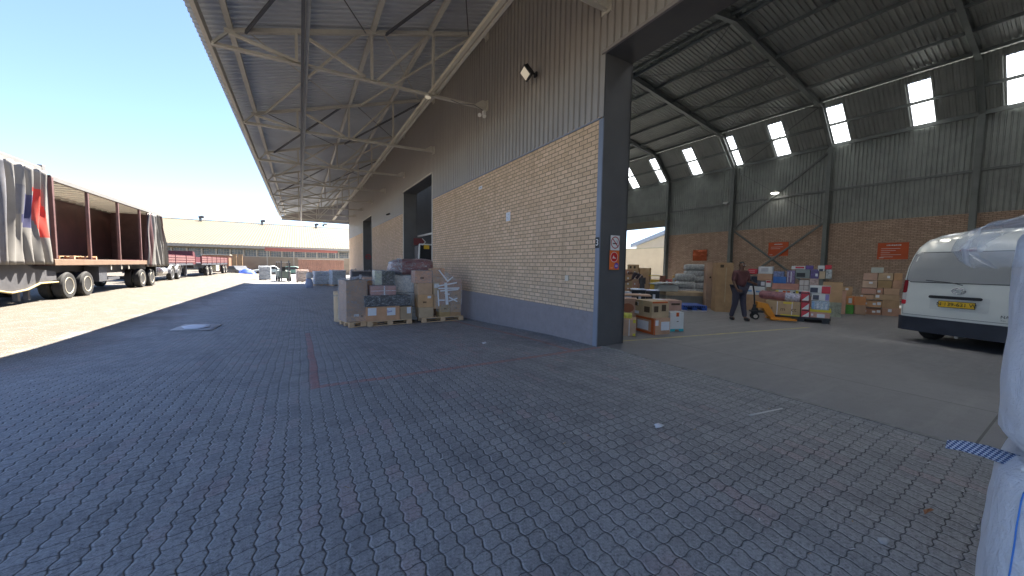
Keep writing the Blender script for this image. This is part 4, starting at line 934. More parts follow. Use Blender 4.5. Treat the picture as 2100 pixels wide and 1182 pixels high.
# ------------------------------------------------------------------ far side of the yard
sh = tag(empty('factory_shed', (0, 90, 0)), 'long low factory with a huge cream roof across the far end of the yard', 'building')
ze, zr2 = 4.55, 11.9
def m_shroof():
    t = NT('pale_roof_sheet'); v, x, y, z = t.pos(True)
    s_ = t.math('SINE', t.math('MULTIPLY', x, 2*math.pi/.5)); f = t.noise(.25, 4, v); c = t.mix(t.ramp(f, .3, .7), (.120, .100, .062), (.136, .114, .072)); c = t.mix(t.ramp(s_, .6, 1., 0, .25), c, (.095, .085, .065))
    t.bump(s_, .02); return t.fin(c, .5, 0., .3)
m = MB(); m.box(-75, 45, 0, 30, 0, .1) if False else None
m.add([(-75, -1.2, ze+.15), (45, -1.2, ze+.15), (45, 30, zr2), (-75, 30, zr2), (45, 61, ze), (-75, 61, ze)], [(0, 1, 2, 3), (3, 2, 4, 5)]); m.build('roof', m_shroof(), sh, fix=False, solid=.08)
B(sh, 'gutter', -75, 45, -1.35, -1.15, ze-.35, ze+.15, paint((.33, .31, .26), .6)); B(sh, 'ridge_cap', -75, 45, 29.7, 30.3, zr2-.02, zr2+.12, paint((.25, .23, .18), .6))
wl_ = B(sh, 'wall', -75, 45, 0, .3, -1, 2.1, paint((.25, .20, .14), .8, 0, .1, 1.)); B(sh, 'wall_head', -75, 45, 0, .3, ze-.6, ze+.1, paint((.22, .20, .16), .8))
glass = paint((.13, .15, .155), .25, 0, .5, .6, name='window_glass')
wf = paint((.36, .33, .27), .6)
x = -40.0
while x < 22:
    w_ = 2.05; wo = empty('window', (x, 0, 0), 0, sh)
    B(wo, 'pane', .12, w_-.12, .12, .16, 2.1, ze-.6, glass)
    m = MB()
    for k in range(5): xx = .12+(w_-.24)*k/4; m.box(xx-.02, xx+.02, .06, .11, 2.1, ze-.6)
    for k in range(1, 4): zz = 2.1+(ze-2.7)*k/4; m.box(.12, w_-.12, .05, .105, zz-.02, zz+.02)
    m.build('frame', wf, wo); B(wo, 'pier', w_-.14, w_+.14, -.1, .3, 2.1, ze-.6, wf); x += w_+.12
B(sh, 'inside', -75, 45, 1.5, 1.8, -1, ze, paint((.06, .06, .06), .8))
for px in (-21.4, -8.6, 4.2):
    v_ = tag(empty('roof_ventilator', (px, 119.0, zr2-.25)), None, None); 
    v_['label'] = {-21.4: 'leftmost', -8.6: 'middle', 4.2: 'rightmost'}[px]+' of the three hooded ventilators along the cream roof ridge'; v_['category'] = 'ventilator'; v_['group'] = 'ventilators on the cream roof'
    m = MB(); m.tube([(0, -.6, -.2), (0, -.6, .5), (.1, -.6, .8)], .28, 10); m.build('duct', paint((.24, .24, .22), .6), v_, smooth=50)
    m = MB(); m.tube([(-.35, -.6, .8), (.25, -.6, .98), (.7, -.6, 1.0)], [.28, .38, .34], 10); m.build('hood', M['chassis'], v_, smooth=50)
# fence wall, containers, parked things at the far end
bw = tag(empty('boundary_wall', (0, 75, 0)), 'tan brick boundary wall behind the red trailers at the far end of the yard', 'wall')
B(bw, 'brick_wall', -13, 12, 0, .25, -1, 2.35, paint((.27, .215, .15), .85, 0, .15, .6)); B(bw, 'coping', -13, 12, -.04, .29, 2.35, 2.45, paint((.34, .32, .26), .7))
ow = tag(empty('site_cabin', (-11.2, 71, -.3)), 'small orange brown cabin with a pale flat roof above the rear red trailer', 'cabin'); B(ow, 'cabin_wall', -1.6, 1.6, 0, 2.4, 0, 2.75, paint((.30, .15, .09), .7)); B(ow, 'roof', -1.75, 1.75, -.15, 2.5, 2.75, 2.86, paint((.5, .48, .40), .6)); B(ow, 'window', -1.2, -.4, -.03, .0, 1.9, 2.4, M['tmaroon'])
for px in (-8.75, -8.0): 
    q = tag(empty('gate_post', (px, 70, -.4)), 'orange tan gate pillar at the %s of the far opening' % ('left' if px < -8.5 else 'right'), 'pillar'); m = MB(); m.box(-.25, .25, -.2, .2, 0, 2.9); m.box(-.3, .3, -.25, .25, 2.9, 3.0); m.build('shaft', paint((.30, .19, .10), .8), q)
cn = tag(empty('shipping_container', (2.7, 60, -.6)), 'brown shipping container with a pale top edge at the far end of the yard', 'container')
m = MB(); corr(m, (-2.9, 0, .1), (0, 0, 2.45), (6.0, 0, 0), (0, -1, 0), .28, .04, 'ribs'); m.build('side_panel', paint((.30, .16, .11), .6, 0, .15, 1.), cn, fix=False)
B(cn, 'container_body', -2.9, 3.1, .05, 2.4, .1, 2.55, paint((.22, .11, .07), .6)); B(cn, 'top_rail', -2.95, 3.15, -.08, 2.45, 2.55, 2.67, paint((.40, .36, .30), .6)); B(cn, 'bottom_rail', -2.95, 3.15, -.08, 2.45, 0, .12, paint((.15, .08, .06), .6))
aw = tag(empty('red_awning', (1.5, 74, 2.45)), 'faded red flat awning under the factory gutter', 'awning'); m = MB(); m.prism([(-6.6, 0, .95), (4.6, 0, .95), (4.6, 0, 1.35), (-6.6, 0, 1.55)], (0, 1.8, 0)); m.build('awning_cover', paint((.33, .11, .08), .7), aw)
for xx in (-6.3, -2.4, 1.2, 4.3): B(aw, 'awning_post', xx-.06, xx+.06, .1, .2, -3.2, .95, wf)
def car(x, y, rz, col, label, z=-.55):
    o = tag(empty('parked_car', (x, y, z), R(rz)), label, 'car', 'cars far off in the yard'); mt = paint(col, .25, .1, .05, 2.)
    m = MB(); prof = [(-2.1, .35), (-2.15, .7), (-1.3, .85), (-.75, 1.38), (.75, 1.42), (1.45, .92), (2.05, .85), (2.15, .4)]
    m.prism([(x_, -.82, z_) for x_, z_ in prof], (0, 1.64, 0)); m.build('body', mt, o, bevel=.08)
    m = MB(); m.prism([(-1.15, -.826, .9), (-.68, -.826, 1.30), (.70, -.826, 1.33), (1.25, -.826, .93)], (0, 1.652, 0)); m.build('window', M['black'], o)
    for xx in (-1.35, 1.3):
        for yy in (-.84, .70): m = MB(); m.lathe((xx, yy, .32), (0, 1, 0), [(0, .2), (.01, .32), (.14, .32), (.15, .2)], 18); m.build('wheel', M['rubber'], o, smooth=40)
    for yy in (-.6, .6): m = MB(); m.box(2.02, 2.12, yy-.15, yy+.15, .62, .76); m.build('headlight', M['white'], o)
    return o
car(-8.0, 66.5, -60, (.12, .12, .12), 'dark car parked against the tan wall, right of the red trailers')
car(-4.4, 70, 10, (.45, .50, .50), 'pale car in front of the tan wall, left of the brown container')
car(-1.2, 67, 0, (.10, .20, .17), 'dark green car beside the brown container')
tb = tag(empty('tarpaulin_heap', (-6.6, 64, -.6)), 'low heap under a blue tarpaulin by the far wall', 'tarpaulin'); m = MB(); m.grid(lambda a, b: (-1.2+2.4*a, -.8+1.6*b, 1.0*max(0, math.sin(math.pi*a))**.6*max(0, math.sin(math.pi*b))**.6*(1+.25*noise.noise(Vector((a*4, b*4, 1))))), 16, 16); m.build('tarpaulin', paint((.04, .10, .42), .5), tb, smooth=60)
# forklift and wrapped loads in the shaded far end
fl = tag(empty('forklift', (-1.6, 47, -.62), R(10)), 'grey green and white forklift standing at the far end of the shaded paving', 'forklift')
B(fl, 'body', -.55, .55, -1.1, .9, .35, 1.15, paint((.15, .19, .165), .5), .06); B(fl, 'counterweight', -.55, .55, .9, 1.35, .3, 1.2, paint((.35, .36, .34), .5), .08)
for xx in (-.5, .5):
    for yy in (-.9, .8): B(fl, 'roof_post', xx-.03, xx+.03, yy-.03, yy+.03, 1.15, 2.1, M['black'])
    B(fl, 'mast_rail', xx*.7-.05, xx*.7+.05, -1.35, -1.2, .05, 2.3, M['chassis']); B(fl, 'fork', xx*.5-.06, xx*.5+.06, -2.3, -1.35, .05, .1, M['chassis'])
B(fl, 'roof_guard', -.56, .56, -.96, .86, 2.1, 2.16, paint((.5, .5, .46), .5)); B(fl, 'seat', -.25, .25, .0, .5, 1.15, 1.6, M['black'], .05)
for xx in (-.6, .45):
    for yy in (-.85, .85): m = MB(); m.lathe((xx, yy, .3), (1, 0, 0), [(0, .2), (.01, .3), (.14, .3), (.15, .2)], 16); m.build('wheel', M['rubber'], fl, smooth=40)
for i, (x_, y_, w_, h_, c_, nm_) in enumerate([(-3.4, 49, 1.1, 1.5, (.35, .36, .36), 'grey film wrapped pallet load left of the forklift'), (.2, 44, 1.1, 1.2, (.38, .26, .2), 'brown film wrapped load right of the forklift'), (1.6, 36.5, 1.2, 1.15, (.62, .66, .70), 'pale blue film wrapped load at the far edge of the shade'), (2.9, 35.6, 1.2, 1.25, (.55, .60, .64), 'whitish film wrapped load beside the far corner of the wall')]):
    o = tag(empty('wrapped_load', (x_, y_, gz(x_, y_)), R(4*i)), nm_, 'wrapped load', 'wrapped loads far down the yard')
    m = MB()
    for k in range(3): m.box(-w_/2+.02*k, w_/2-.02*k, -.5, .5, .13+h_*k/3, .13+h_*(k+1)/3-.01)
    b_ = m.build('load', paint(c_, .6, 0, .2, 4.), o, bevel=.04); b_['_w'] = w_
    m = MB(); m.box(-w_/2, w_/2, -.5, .5, .08, .125)
    for xx in (-w_/2+.07, 0, w_/2-.07): m.box(xx-.06, xx+.06, -.5, .5, 0, .08)
    m.build('pallet_base', M['wood'], o)
    m = MB(); m.grid(lambda a, b, w_=w_, h_=h_: ((w_/2+.03)*math.copysign(abs(math.cos(a*6.283))**.3, math.cos(a*6.283)), .54*math.copysign(abs(math.sin(a*6.283))**.3, math.sin(a*6.283)), .1+(h_+.08)*b), 40, 8); m.build('stretch_wrap', M['wrap_heavy'], o, smooth=60, fix=False)
bg_ = tag(empty('white_sack', (.62, 33.2, gz(.6, 33.2))), 'white sack with a pale blue lower half standing at the far edge of the shade', 'sack')
def sackf(w, d, h, s):
    def fn(a, t):
        th = a*2*math.pi; r_ = (.82+.18*math.sin(math.pi*min(1, t*1.2+.1)))*(1-.0*t); sg = lambda q: math.copysign(abs(q)**.55, q)
        if t >= 1: r_ *= .5
        return (w/2*sg(math.cos(th))*r_*(1+.06*noise.noise(Vector((a*5, t*3, s)))), d/2*sg(math.sin(th))*r_*(1+.06*noise.noise(Vector((a*4, t*3, s+5)))), h*t)
    return fn
m = MB(); m.grid(sackf(.55, .5, .75, 1), 24, 8); m.build('lower_bag', paint((.38, .46, .66), .5, 0, .1, 8.), bg_, smooth=60)
m = MB(); m.M = Matrix.Translation((.03, 0, .74)); m.grid(sackf(.5, .45, .5, 2), 24, 8); m.build('upper_bag', M['white'], bg_, smooth=60)
ck = tag(empty('dark_crate', (3.25, 27.2, gz(3.2, 27.2)), 0), 'dark crate with a small white label by the wall between the far doors', 'crate')
m = MB(); m.box(-.1, 1.15, 0, 1.0, .12, 1.35); m.build('crate_body', M['chassis'], ck, bevel=.02); B(ck, 'label', .35, .5, -.01, -.002, .85, 1.15, M['paper']); B(ck, 'pallet_base', -.15, 1.2, -.05, 1.05, 0, .12, M['wood'])
m = MB(); m.grid(lambda a, b: (-.2+1.4*a, -.1+1.1*b, 1.36+.35*max(0, noise.noise(Vector((a*5, b*4, 3))))), 14, 12); m.build('film_heap', M['wrap_heavy'], ck, smooth=60, fix=False)
m = MB(); m.grid(lambda a, b: (-.5+1.8*a, -.4+.5*b, .1+.55*max(0, math.sin(a*3.1))*(.5+noise.noise(Vector((a*6, b*3, 8))))), 16, 8); m.build('blue_film', paint((.25, .45, .62), .4), ck, smooth=60, fix=False)
# second door: loader seen inside
ld = tag(empty('small_loader', (5.42, 18.0, -.35)), 'dark machine with a white framed cab and a yellow plate inside the second door', 'loader')
B(ld, 'body', -.4, .5, -.5, .6, .5, 1.5, M['black'], .05); 
m = MB()
for a, b in (((-.42, -.53, 1.3), (-.33, -.52, 2.85)), ((.40, -.53, 1.3), (.35, -.52, 2.85)), ((-.33, -.52, 2.85), (.35, -.52, 2.85)), ((-.42, -.53, 1.3), (.40, -.53, 1.3))): m.bar(a, b, .06, .06)
m.build('cab_frame', M['white'], ld); B(ld, 'yellow_plate', -.12, .14, -.58, -.545, 2.62, 2.82, paint((.7, .42, .03), .5)); B(ld, 'cab', -.3, .32, -.48, .5, 1.5, 2.8, M['black'], .03)
for xx in (-.28, .3): m = MB(); m.lathe((xx, -.5, .35), (0, -1, 0), [(0, .2), (.01, .35), (.15, .35), (.16, .2)], 18); m.build('wheel', M['rubber'], ld, smooth=40)
sg_ = tag(empty('arrow_board', (5.62, 19.2, 2.73)), 'maroon arrow shaped board with a pale edge inside the second door', 'sign')
m = MB(); m.prism([(-.34, 0, -.18), (.12, 0, -.18), (.30, 0, 0), (.12, 0, .18), (-.34, 0, .18)], (0, .03, 0)); m.build('board', M['maroon'], sg_); m = MB(); m.bar((.12, -.01, -.18), (.30, -.01, 0), .02, .035); m.bar((.30, -.01, 0), (.12, -.01, .18), .02, .035); m.build('edge_strip', M['white'], sg_)
m = MB(); m.box(-.02, .02, -.02, .02, -3.0, -.18); m.build('board_post', M['steel_dk'], sg_)
rl = tag(empty('door_rail', (XW+.72, 14.7, 3.02)), 'pale rail across the second door opening below the dark head', 'rail'); B(rl, 'rail_bar', 0, .08, 0, 4.7, -.04, .04, M['flash'])
# dark sheet added behind the second door to make its opening dark
pt = tag(empty('dark_backing', (9.5, 22, 0)), 'dark blue grey profiled sheet added to darken the second door opening', 'wall'); m = MB(); corr(m, (0, 0, 0), (0, 0, 8.6), (0, 21.5, 0), (-1, 0, 0), .2, .03, 'ribs'); m.build('backing_sheet', M['steel_dk'], pt, fix=False)

# ------------------------------------------------------------------ beyond the back door of the hall
cw = tag(empty('yard_wall', (40, 20, 0)), 'high cream wall seen through the back door of the hall', 'wall'); B(cw, 'wall_face', 0, .3, -12, 40, -.8, 4.1, paint((.40, .36, .27), .8, 0, .06, 1.)); B(cw, 'coping', -.05, .35, -12, 40, 4.1, 4.22, paint((.25, .26, .2), .8))
gb = tag(empty('gabled_store', (62, 30, 0)), 'cream gabled building with a blue grey roof behind the yard wall', 'building')
m = MB(); m.prism([(0, -30, -1), (0, 22, -1), (0, 22, 6.4), (0, -4, 13.5), (0, -30, 6.4)], (20, 0, 0)); m.build('gable_wall', paint((.36, .32, .25), .8, 0, .05, 1.), gb)
m = MB(); m.prism([(-.8, -31, 5.9), (-.8, -4, 13.4), (-.8, 23, 5.9), (-.8, 23, 6.6), (-.8, -4, 14.3), (-.8, -31, 6.6)], (21.5, 0, 0)); m.build('roof', paint((.22, .26, .32), .5, 0, .05, 1.), gb)
m = MB(); 
for k in range(14): m.box(-.12, -.02, -12+k*1.0, -12+k*1.0+.5, 8.0, 9.4)
m.build('louvre', M['steel_dk'], gb)
# ------------------------------------------------------------------ hall, near cartons beside the door jamb
def col(c): return tuple(c)
yel = paint((.75, .62, .04), .5, 0, .05, 9.); ors = paint((.62, .13, .03), .6, 0, .08, 9.); teal = paint((.05, .42, .48), .5); skyb = paint((.20, .42, .70), .5, 0, .1, 9.)
D1 = carton(1262, 1304, 691, 655, (6.2, 5.35), -50, .45, 0, KR3, 'brown carton with yellow corner bands on the floor right behind the jamb', stick=[('f', .86, .99, .80, .99, yel, 'corner_band'), ('f', .86, .99, .02, .16, yel, 'corner_band'), ('f', .66, .70, 0, 1, M['paper'], 'strap')])
D2 = carton(1262, 1296, 656, 645, (6.3, 5.45), -50, .35, top(D1)+.004, (.5, .5, .1), 'flat yellow and green packet lying on the carton behind the jamb', 'packet', name='packet', tape=False, mat=paint((.60, .60, .10), .5, 0, .3, 14.))
# corner-on pair: right faces seen, turned 35 degrees
D3 = carton(1341, 1374, 686, 653, (7.0, 5.12), -12, .62, 0, KR, 'big brown carton with orange edges and white papers at the bottom of the near stack', stick=[('f', .05, .25, .55, .88, lab_m), ('f', .42, .95, .25, .78, lab_m), ('l', .1, .72, .2, .75, lab_m), ('l', 0, 1, .86, 1., ors, 'edge_print'), ('l', 0, 1, .0, .14, ors, 'edge_print'), ('l', .86, 1, .14, .86, ors, 'edge_print'), ('f', 0, .06, 0, 1, ors, 'edge_print')])
D4 = carton(1337, 1372, 654, 619, (7.02, 5.14), -12, .66, top(D3)+.003, KR3, 'brown carton with bold dark marks on top of the orange edged carton', stick=[('f', 0, .9, .90, 1., ors, 'edge_print'), ('l', .08, .28, .62, .86, ink, 'mark'), ('f', .10, .35, .35, .72, ink, 'mark'), ('f', .55, .80, .40, .80, ink, 'mark'), ('l', .10, .35, .12, .30, lab_m), ('l', .62, .9, .3, .66, ink, 'mark')])
text('T', .12, (-D4['_w']/2-.0135, .14, D4['_h']*.74), (0, -1, 0), (0, 0, 1), M['paper'], D4, 'lettering')
D5 = carton(1374, 1402, 683, 641, (7.75, 5.2), -20, .34, 0, (.7, .7, .7), 'white carton with a teal base standing right of the near stack', mat=M['white'], tape=False, stick=[('f', 0, 1, .0, .13, teal, 'colour_band'), ('f', .36, .66, .0, .1, ors, 'handle_cutout'), ('f', .42, .62, .78, .99, ors, 'handle_cutout'), ('f', .47, .60, .50, .54, ink, 'print')])
D6 = carton(1354, 1398, 641, 617, (7.6, 5.5), -20, .5, top(D5)+.004, KR, 'brown carton with a white strap on top of the white and teal carton', stick=[('f', .27, .31, 0, 1, M['paper'], 'strap'), ('f', .5, .9, .55, .75, ink, 'mark'), ('f', 0, .24, .1, .95, ors, 'edge_print'), ('t', .1, .5, .3, .9, lab_m)])
D7 = carton(1270, 1304, 690, 650, (6.75, 5.95), -50, .5, 0, KR2, 'hidden brown carton carrying the one with a red oval, behind the jamb', tape=False)
D8 = carton(1270, 1305, 650, 613, (6.75, 5.93), -50, .5, top(D7), KR, 'brown carton with a faded red oval print behind the jamb')
m = ring(0, 0, .12, .12, 0, 24); m.M = None
for i, p in enumerate(m.v): m.v[i] = Vector((p.x*1.2, -.5/2-.012, D8['_h']*.5+p.z*.9))
m.build('oval_print', paint((.34, .12, .06), .7), D8, fix=False)
D9 = carton(1278, 1336, 614, 608, (7.3, 6.3), -40, .5, top(D8)+.006, KR3, 'flat tan carton lying across the carton with the red oval')
D9b = carton(1304, 1337, 690, 650, (7.3, 5.9), -45, .35, 0, KR2, 'carton tucked behind the orange edged carton', tape=False)
# black bins
bx = 9.0
for i, (u0, u1, vt, lb) in enumerate([(1295, 1323, 594, 'left black plastic bin with a white tag behind the near cartons'), (1324, 1352, 596, 'right black plastic bin with a white tag behind the near cartons')]):
    c, w, z, h, r, bk = Q(u0, u1, 640, vt, (9.2, 7.0), -45, 0); o = tag(empty('plastic_bin', (c.x+bk.x*.3, c.y+bk.y*.3, 0), r), lb, 'bin', 'black plastic bins'); hw = w/2
    m = MB(); q = .9
    m.add([(-hw*q, -.3*q, 0), (hw*q, -.3*q, 0), (hw*q, .3*q, 0), (-hw*q, .3*q, 0), (-hw, -.3, h-.03), (hw, -.3, h-.03), (hw, .3, h-.03), (-hw, .3, h-.03)], [(0, 3, 2, 1), (0, 1, 5, 4), (1, 2, 6, 5), (2, 3, 7, 6), (3, 0, 4, 7)]); m.build('bin_body', M['black'], o, fix=False, solid=.008)
    m = MB(); m.box(-hw-.02, hw+.02, -.32, .32, h-.03, h); m.build('lid', paint((.16, .16, .17), .3), o, bevel=.01); m = MB(); m.box(hw*.0, hw*.38, -.312, -.308, h*.60, h*.86); m.build('tag', M['paper'], o)
D10 = carton(1276, 1295, 640, 600, (8.6, 7.1), -45, .4, 0, (.6, .66, .75), 'pale blue white carton left of the black bins', mat=paint((.50, .56, .66), .5), tape=False)
# low platform with foam, sacks
dk = tag(empty('flatbed_trolley', (0, 0, 0)), 'long low brown board platform with grey side behind the blue pallet', 'platform')
c, w, z, h, r, bk = Q(1366, 1452, 640, 609, (13.2, 8.6), -35, 0)
dk.location = (c.x, c.y, 0); dk.rotation_euler = (0, 0, r)
B(dk, 'deck', -w/2, w/2, 0, 1.2, .42, .56, m_carton((.50, .38, .24))); B(dk, 'skirt', -w/2+.02, w/2-.02, .03, 1.17, .0, .415, paint((.24, .23, .2), .7))
fm = tag(empty('foam_block', (c.x-.55+bk.x*.5, c.y+.35+bk.y*.5, .565), r), 'grey white foam covers lying on the left end of the brown platform', 'foam'); 
m = MB(); m.box(-.42, .38, -.25, .25, 0, .28); m.build('block', paint((.46, .48, .46), .7), fm, bevel=.03); m = MB(); m.grid(lambda a, b: (-.62+1.3*a, -.38+.76*b, .29+.06*math.sin(3.1*a)+.02*noise.noise(Vector((a*5, b*5, 1)))), 16, 8); m.build('sheet', paint((.52, .54, .52), .6), fm, smooth=60, solid=.03)
bp = tag(empty('plastic_pallet', (0, 0, 0)), 'blue plastic pallet on the floor in front of the low platform', 'pallet')
c, w, z, h, r, bk = Q(1400, 1450, 637, 625, (11.9, 7.5), -38, .03)
bp.location = (c.x+bk.x*.5, c.y+bk.y*.5, 0); bp.rotation_euler = (0, 0, r); blu = paint((.03, .09, .38), .5, 0, .1, 5.)
B(bp, 'deck', -w/2, w/2, -.5, .5, .15, .2, blu)
for xx in (-w/2+.08, 0, w/2-.08): B(bp, 'foot', xx-.08, xx+.08, -.5, .5, .035, .15, blu)
m = MB()
for k in range(12): m.box(-w/2+.05+k*(w-.1)/12, -w/2+.08+k*(w-.1)/12, -.51, -.501, .13, .19)
m.build('slots', M['black'], bp); B(bp, 'skid', -w/2, w/2, -.5, .5, 0, .03, M['white'])
# wrapped sack stack
def sack(u0, u1, vb, vt, pt, rot, dep, z0, label, mat, grp):
    c, w, z, h, r, bk = Q(u0, u1, vb, vt, pt, rot, z0); m = MB()
    def fn(a, t):
        th = a*6.2832; sg = lambda q, p: math.copysign(abs(q)**p, q); ph = (t-.5)*math.pi; k = 1+.07*noise.noise(Vector((a*7+u0, t*5+vb, 1)))
        return (w*.5*sg(math.cos(th), .35)*sg(math.cos(ph), .35)*k, dep/2*sg(math.sin(th), .35)*sg(math.cos(ph), .35)*k, h*.5+h*.5*sg(math.sin(ph), .5)*k)
    m.grid(fn, 26, 12); o = m.build('sack', mat, smooth=60); o.location = (c.x+bk.x*dep/2, c.y+bk.y*dep/2, z); o.rotation_euler = (0, 0, r); tag(o, label, 'sack', grp); return z+h*.97
m_sack = paint((.42, .42, .41), .35, 0, .35, 14., .01, 25., 'grey_film_sack')
ord_ = ['bottom', 'second', 'third', 'fourth', 'top', 'sixth']
z = 0
rows_ = [621, 606, 592, 577, 562]
for i in range(4):
    z2 = None
    z = sack(1388, 1428, rows_[i], rows_[i+1], (15.6, 10.6), -45, .7, z, ord_[i]+' layer of the front block of film wrapped grey sacks', m_sack, 'film wrapped grey sacks')
z = 0; rows_ = [621, 607, 593, 580, 567, 555, 542]
for i in range(6):
    z = sack(1407 if i > 3 else 1426, 1448, rows_[i], rows_[i+1], (16.1, 11.0), -45, .7, z, ['lowest', 'second', 'third', 'fourth', 'fifth', 'topmost'][i]+' layer of the tall rear block of grey sacks', m_sack, 'film wrapped grey sacks')
# tall brown cartons
T1 = carton(1448, 1467, 643, 539, (13.2, 8.0), -50, .6, 0, KR, 'tall brown carton, the left one of the upright pair by the inner column', sym if False else 'carton', tape=False, stick=[('f', .3, .5, .66, .70, ink, 'mark')])
T2 = carton(1468, 1502, 650, 539, (12.6, 7.1), -50, .7, 0, KR2, 'widest tall brown carton standing before the inner column', tape=False, stick=[('f', .2, .42, .90, .96, ink, 'mark'), ('f', .55, .59, .2, .9, tape_m, 'tape')])
# far left: cartons and the bending worker
HP = (18.6, 15.4); z = 0
lv = [620, 602, 589, 577, 566, 553]
for i in range(5):
    o1 = carton(1280, 1296, lv[i], lv[i+1], HP, -60, .6, z, KR2, 'row %s up, left side of the tall carton wall behind the bending worker' % ['one', 'two', 'three', 'four', 'five'][i], stick=[('f', .4, .6, .4, .7, lab_m)])
    o2 = carton(1297, 1309, lv[i], lv[i+1], HP, -60, .6, z, KR, 'row %s up, right side of the tall carton wall behind the bending worker' % ['one', 'two', 'three', 'four', 'five'][i], stick=[('f', .3, .5, .4, .7, lab_m)])
    z = top(o1)
carton(1287, 1308, 553, 543, HP, -60, .5, z, KR3, 'small carton crowning the tall carton wall behind the worker', stick=[('f', .2, .4, .2, .7, ink, 'mark'), ('f', .6, .8, .2, .7, ink, 'mark')])
carton(1307, 1331, 606, 550, (19.2, 15.9), -60, .8, 0, KR3, 'large plain carton right behind the bending worker', tape=False)
carton(1333, 1352, 601, 574, (19.0, 14.6), -60, .6, 0, (.62, .42, .10), 'yellow tinted carton lit by the back door', stick=[('f', .1, .8, .55, .8, yel, 'band')])
carton(1330, 1354, 574, 567, (19.4, 14.9), -60, .8, 1.0, (.7, .42, .05), 'yellow flat panel lying on the lit cartons', 'panel', name='panel', mat=yel, tape=False)
carton(1352, 1364, 600, 566, (18.6, 13.6), -60, .5, 0, (.28, .15, .09), 'dark brown upright carton right of the yellow panel', tape=False)
carton(1365, 1377, 600, 573, (18.3, 13.2), -60, .4, 0, (.5, .2, .2), 'red and white packet stack left of the grey sacks', 'pack', name='pack', mat=paint((.48, .12, .12), .5, 0, .4, 12.), tape=False, stick=[('f', .0, .4, .5, .9, lab_m)])
carton(1378, 1389, 604, 566, (17.4, 12.3), -60, .5, 0, (.66, .36, .16), 'orange lit carton touching the grey sacks', tape=False, stick=[('f', .1, .5, .5, .9, lab_m)])

# ------------------------------------------------------------------ cluster in the middle of the hall
PL = (12.35, 4.95); rp = -72
plw = tag(empty('pallet', (0, 0, 0)), 'black plastic pallet under the strapped carton and the striped boxes', 'pallet')
c, w, z, h, r, bk = Q(1602, 1703, 664, 655, (12.6, 4.55), rp, 0); plw.location = (c.x, c.y, 0); plw.rotation_euler = (0, 0, r)
B(plw, 'deck', -w/2-.3, w/2, 0, 1.1, .10, .145, M['black']); 
for xx in (-w/2-.2, -.1, w/2-.1): B(plw, 'foot', xx-.08, xx+.08, .02, 1.08, 0, .1, M['black'])
zp2 = .15; PP = (12.62, 4.5)
E1 = carton(1569, 1641, 653, 619, PP, rp, .8, zp2, KR, 'big carton with white straps and yellow labels on the black pallet', stick=[('f', .34, .365, 0, 1, M['paper'], 'strap'), ('f', .76, .785, 0, 1, M['paper'], 'strap'), ('f', .52, .80, .86, .99, yel, 'label'), ('f', .46, .99, .0, .08, yel, 'label')])
text('m   ct', .16, (E1['_w']*.17, -.8/2-.013, E1['_h']*.45), (1, 0, 0), (0, 0, 1), ink, E1, 'lettering'); text('t', .14, (-E1['_w']*.30, -.8/2-.013, E1['_h']*.5), (1, 0, 0), (0, 0, 1), ink, E1, 'lettering')
z = zp2; redw = paint((.62, .03, .05), .45, 0, .06, 8.)
for i, (vb, vt) in enumerate([(653, 636), (636, 618), (618, 600)]):
    o = carton(1643, 1660, vb, vt, PP, rp, .5, z, (.6, .05, .06), ['bottom', 'middle', 'top'][i]+' one of the three red and white striped boxes on the black pallet', 'box', 'red and white striped boxes', name='box', mat=redw, tape=False)
    q = MB(); w_, h_ = o['_w'], o['_h']; q.add([(-w_*.45, -.262, h_*.05), (w_*.45, -.262, h_*.05), (w_*.45, -.262, h_*.75)], [(0, 1, 2)]); q.build('white_stripe', M['white'], o, fix=False); z = top(o)
    q = MB(); q.box(-w_*.45, w_*.45, -.263, -.261, h_*.86, h_*.98); q.build('black_band', M['black'], o)
PQ = (12.85, 4.05)
E2 = carton(1661, 1702, 657, 641, PQ, rp, .7, zp2, KR3, 'carton with white papers at the right end of the black pallet', stick=[('f', .05, .16, .3, .7, lab_m), ('f', .35, .75, .05, .7, lab_m)])
E3 = carton(1660, 1705, 642, 636, PQ, rp, .72, top(E2), (.7, .6, .05), 'yellow flat tray over the papered carton', 'tray', name='tray', mat=yel, tape=False)
E4 = carton(1664, 1700, 637, 618, PQ, rp, .5, top(E3), (.5, .6, .7), 'pack of pale blue bottles in film on the yellow tray', 'bottle pack', name='bottle_pack', mat=paint((.42, .52, .62), .2, 0, .3, 20.), tape=False, stick=[('f', .02, .16, .1, .9, skyb, 'label'), ('f', .3, .42, .1, .7, lab_m), ('f', .55, .66, .1, .7, lab_m), ('f', .8, .92, .1, .7, lab_m)])
cover(E4, M['wrap'], .01, seed=41)
dkb = paint((.03, .035, .07), .4)
E5 = carton(1664, 1701, 618, 603, PQ, rp, .5, top(E4)+.01, (.7, .7, .7), 'lower white box with a dark round product print on the bottle pack', 'box', name='box', mat=M['white'], tape=False, stick=[('f', .08, .42, .1, .8, dkb, 'print'), ('f', .78, .98, .05, .95, paint((.28, .22, .5), .5), 'print')])
E6 = carton(1660, 1704, 603, 587, PQ, rp, .5, top(E5)+.004, (.7, .7, .7), 'upper white and red box with a dark helmet shaped print', 'box', name='box', mat=M['white'], tape=False, stick=[('f', .03, .40, .1, .75, dkb, 'print'), ('f', .58, .99, .02, .98, redw, 'print')])
